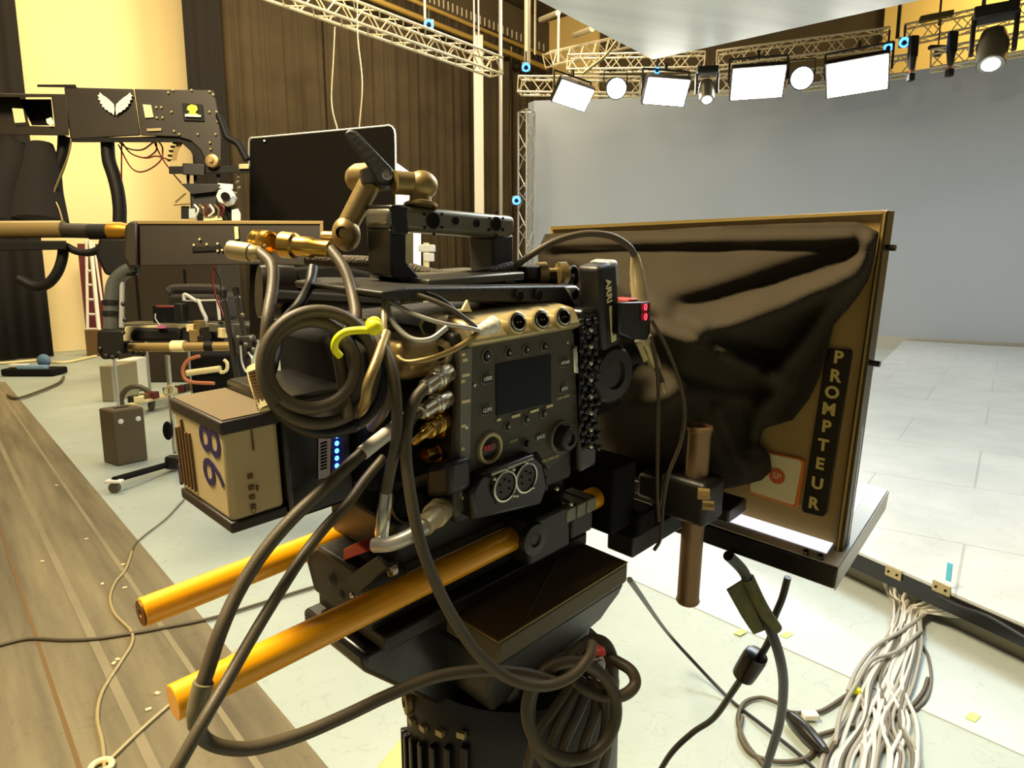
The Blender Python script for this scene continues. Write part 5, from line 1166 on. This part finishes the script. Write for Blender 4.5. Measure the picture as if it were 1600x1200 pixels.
# cart
t = thing('equipment_cart', 'metal equipment cart with cluttered lower shelf behind the dark foam box', 'cart', P(230, 622, 7.3))
Dc = 7.4; fl_y = fl(230, 622).y
def gp(u, v, D=Dc): return P(u, v, D)
MB().box(P(285, 508, Dc)+V((0, .2, 0)), (1.5, .5, .03)).build('top_shelf', steelp, t, .005)
sh = [fl(186, 640, .12), fl(300, 612, .12), fl(300, 612, .12)+V((.25, .55, 0)), fl(186, 640, .12)+V((.0, .6, 0))]
MB().prism(sh, ZZ*.03).build('lower_shelf', cream, t, .004)
for p in sh: MB().cyl(V((p.x, p.y, .06)), V((p.x, p.y, P(285, 508, Dc).z)), .014, n=10).build('post', greylite, t)
for p in sh: MB().cyl(V((p.x-.012, p.y, .05)), V((p.x+.012, p.y, .05)), .05, n=18).build('wheel', rubberk, t)
random.seed(12)
for i in range(10):
    f_ = (i+.5)/10; g_ = random.random(); base_ = sh[0]*(1-f_)+sh[1]*f_+V((0, .45*g_, .03+.03))
    tag(MB().box(base_, (.10, .09, .05+.03*random.random()), (V((math.cos(i), math.sin(i), 0)), V((-math.sin(i), math.cos(i), 0)), ZZ)).build('small_box', (black, brownp, cream, magenta)[i % 4], None, .008), 'small %s box in the lower cart shelf clutter, %s from the left' % (('black', 'brown', 'cream', 'dark red')[i % 4], ('first', 'second', 'third', 'fourth', 'fifth', 'sixth', 'seventh', 'eighth', 'ninth', 'last')[i]), 'box', 'clutter on the lower cart shelf')
w_ = thing('white_case', 'white ribbed case behind the cart frame, left of the tubes', 'case', P(195, 600, 8.3))
a = P(182, 600, 6.3)
plumb_box(184, 206, 562, 614, 8.3, .4, 'body', white, w_, .01); 
for i in range(5): plumb_box(190, 204, 566+i*9, 568+i*9, 8.28, .01, 'rib', greylite, w_, 0)
g_ = thing('grey_cabinet', 'tall grey-green cabinet side beneath the crane post', 'cabinet', P(170, 640, 6.4))
a = fl(160, 628); MB().para(a, V((.16, 0, 0)), V((0, .5, 0)), ZZ*.42).build('side', mat('cabinet_grey', (140, 132, 100), .6), g_, .01); MB().para(a+V((.14, -.01, 0)), V((.04, 0, 0)), V((0, .02, 0)), ZZ*.42).build('edge', greylite, g_)
w2_ = P(215, 612, 5.0); w2_ = fl(214, 628, .1)
tag(MB().tube([w2_+V((math.cos(q_)*.17, 0, math.sin(q_)*.17)) for q_ in [2*math.pi*i/20 for i in range(20)]], .028, 10, 1, True).build('tyre', rubber), 'grey-brown tyre standing behind the dark foam box', 'tyre')
# black machine block under the tubes
t = thing('winch_unit', 'black unit with orange cable loop and pale bar, under the horizontal tube', 'machine', P(330, 600, 6.9))
plumb_box(300, 368, 552, 625, 7.0, .4, 'body', blackm, t, .03)
MB().cyl(P(292, 583, 6.9), P(345, 576, 6.9), .032, n=12).build('pale_bar', cream, t)
MB().tube([P(u, v, 6.9) for u, v in ((350, 562), (355, 568), (354, 578), (346, 582), (342, 576))], .018, 8).build('cream_hook', cream, t)
MB().tube([P(u, v, 6.8) for u, v in ((312, 556), (295, 562), (286, 575), (288, 590), (300, 597), (335, 599))], .018, 8).build('orange_hose', mat('hose_orange_brown', (190, 110, 70), .5), t)
# chrome stand with leg
t = thing('rolling_stand', 'chrome rolling stand with black leg and caster, left of the cream battery', 'stand', fl(272, 735))
sb = fl(276, 732); st_ = V((sb.x, sb.y, .18))
zt = P(273, 548, sb.y*.99/ math.cos(PITCH)*1.0).z
dps = (sb-C0).dot(F_)
MB().cyl(V((sb.x, sb.y, .12)), V((sb.x, sb.y, P(275, 552, dps).z)), .017, n=14).build('pole', silver, t)
lp0 = P(276, 722, dps); lp1 = fl(180, 770, .0)+ZZ*.09
MB().cyl(lp0, lp1, .022, n=10).build('leg', blackm, t)
MB().cyl(lp0, V((sb.x+.35, sb.y+.3, .16)), .022, n=10).build('leg', blackm, t)
MB().cyl(lp0, V((sb.x+.2, sb.y-.35, .14)), .022, n=10).build('leg', blackm, t)
cf = V((lp1.x, lp1.y, .036))
MB().cyl(cf-V((0, .014, 0)), cf+V((0, .014, 0)), .036, n=20).build('caster', rubber, t)
MB().box(cf+ZZ*.045, (.11, .05, .02)).build('caster_brake', white, t, .006)
MB().box(P(271, 722, dps*.985), (.10, .08, .10)).build('leg_collar', anod, t, .015)
MB().box(P(273, 640, dps*.985), (.03, .03, .06)).build('pole_clamp', silver, t, .006)
tag(MB().ball(P(262, 673, dps*.98), .036, 14, 10, (1, .7, 2.0)).build('black_pouch', blackm), 'black pouch hanging on the chrome stand', 'pouch')
tr = P(264, 610, dps*.97)
tag(MB().tube([tr+(R_*math.cos(q_)*.032+U_*math.sin(q_)*.032+R_*math.sin(q_)*.012) for q_ in [2*math.pi*i/20 for i in range(20)]], .010, 10, 1, True).build('tape_roll', cream), 'cream tape roll hanging on the chrome stand', 'tape roll')
# foam box
pf = fl(184, 729); pr_ = fl(232, 719); plf = fl(162, 722)
t = thing('foam_box', 'dark brown foam box with handle slot standing on the floor at left', 'box', pf)
dpf = (pf-C0).dot(F_); hh = P(184, 640, dpf).z
MB().para(pf, pr_-pf, plf-pf, ZZ*hh).build('body', foam, t, .012)
ct = pf+(pr_-pf)*.5+(plf-pf)*.5+ZZ*hh
MB().box(ct, ((pr_-pf).length*.45, .035, .006), ((pr_-pf).normalized(), ZZ.cross((pr_-pf).normalized()), ZZ)).build('handle_slot', blackm, t)
nn_ = (pr_-pf).cross(ZZ).normalized(); nn_ = nn_ if nn_.y < 0 else -nn_
for f_ in (.22, .78): 
    c = pf+(pr_-pf)*f_+ZZ*(hh*.80)+nn_*.0; MB().lathe(c, nn_, [(.02, -.004), (.02, .006), (.014, .01)], 12).build('rivet', white, t)
# ladder
DLd = 12.2; t = thing('step_ladder', 'white step ladder leaning before the cream wall, behind the crane post', 'ladder', P(145, 515, DLd))
MB().cyl(P(135, 376, DLd), P(137, 520, DLd), .025, n=8).build('rail', white, t); MB().cyl(P(141, 376, DLd), P(155, 520, DLd), .035, n=8).build('rail', white, t)
MB().cyl(P(146, 378, DLd+.2), P(159, 470, DLd+.2), .02, n=8).build('rear_leg', white, t)
for v in (423, 445, 468, 491, 514):
    u1_ = 141+14*(v-376)/144; MB().cyl(P(135, v, DLd), P(u1_, v, DLd), .022, n=8).build('rung', white, t)
tb_ = P(137, 553, DLd); 
tag(MB().para(V((tb_.x-.02, tb_.y, 0)), V((.28, 0, 0)), V((0, .3, 0)), ZZ*(P(137, 515, DLd).z)).build('brown_crate', brownp, None, .01), 'brown crate under the white step ladder', 'crate')
tag(MB().para(P(134, 515, DLd+.55), V((.27, 0.2, 0)), V((0, .03, 0)), ZZ*1.6).build('dark_panel', magenta), 'dark red-brown board behind the white step ladder', 'board')
# blue and white item on the far floor
t = thing('tool_tray', 'flat blue and white tray with tangled cables on the far left floor', 'tray', fl(55, 590))
c = fl(55, 586); MB().box(c+ZZ*.06, (.75, .35, .10)).build('tray_body', blackm, t, .02)
MB().box(c+V((.05, -.1, .13)), (.42, .08, .06)).build('blue_box', mat('pale_blue', (130, 160, 190), .5), t, .01); MB().box(c+V((-.22, .0, .14)), (.25, .1, .05)).build('white_box', white, t, .01)
MB().ball(c+V((.08, .1, .2)), .1, 12, 8, (1, .6, 1)).build('blue_lump', mat('blue_cloth', (90, 120, 150), .7), t)
cable([fl(u, v, .03) for u, v in ((100, 588), (92, 598), (60, 612), (28, 622), (12, 618))], .016, 'thin dark cable curling out of the blue and white tray', rubber, 'floor_cable')
cable([fl(u, v, .03) for u, v in ((-20, 568), (20, 566), (60, 563), (100, 566), (150, 556))], .02, 'pale cable along the foot of the cream wall', cream, 'floor_cable')
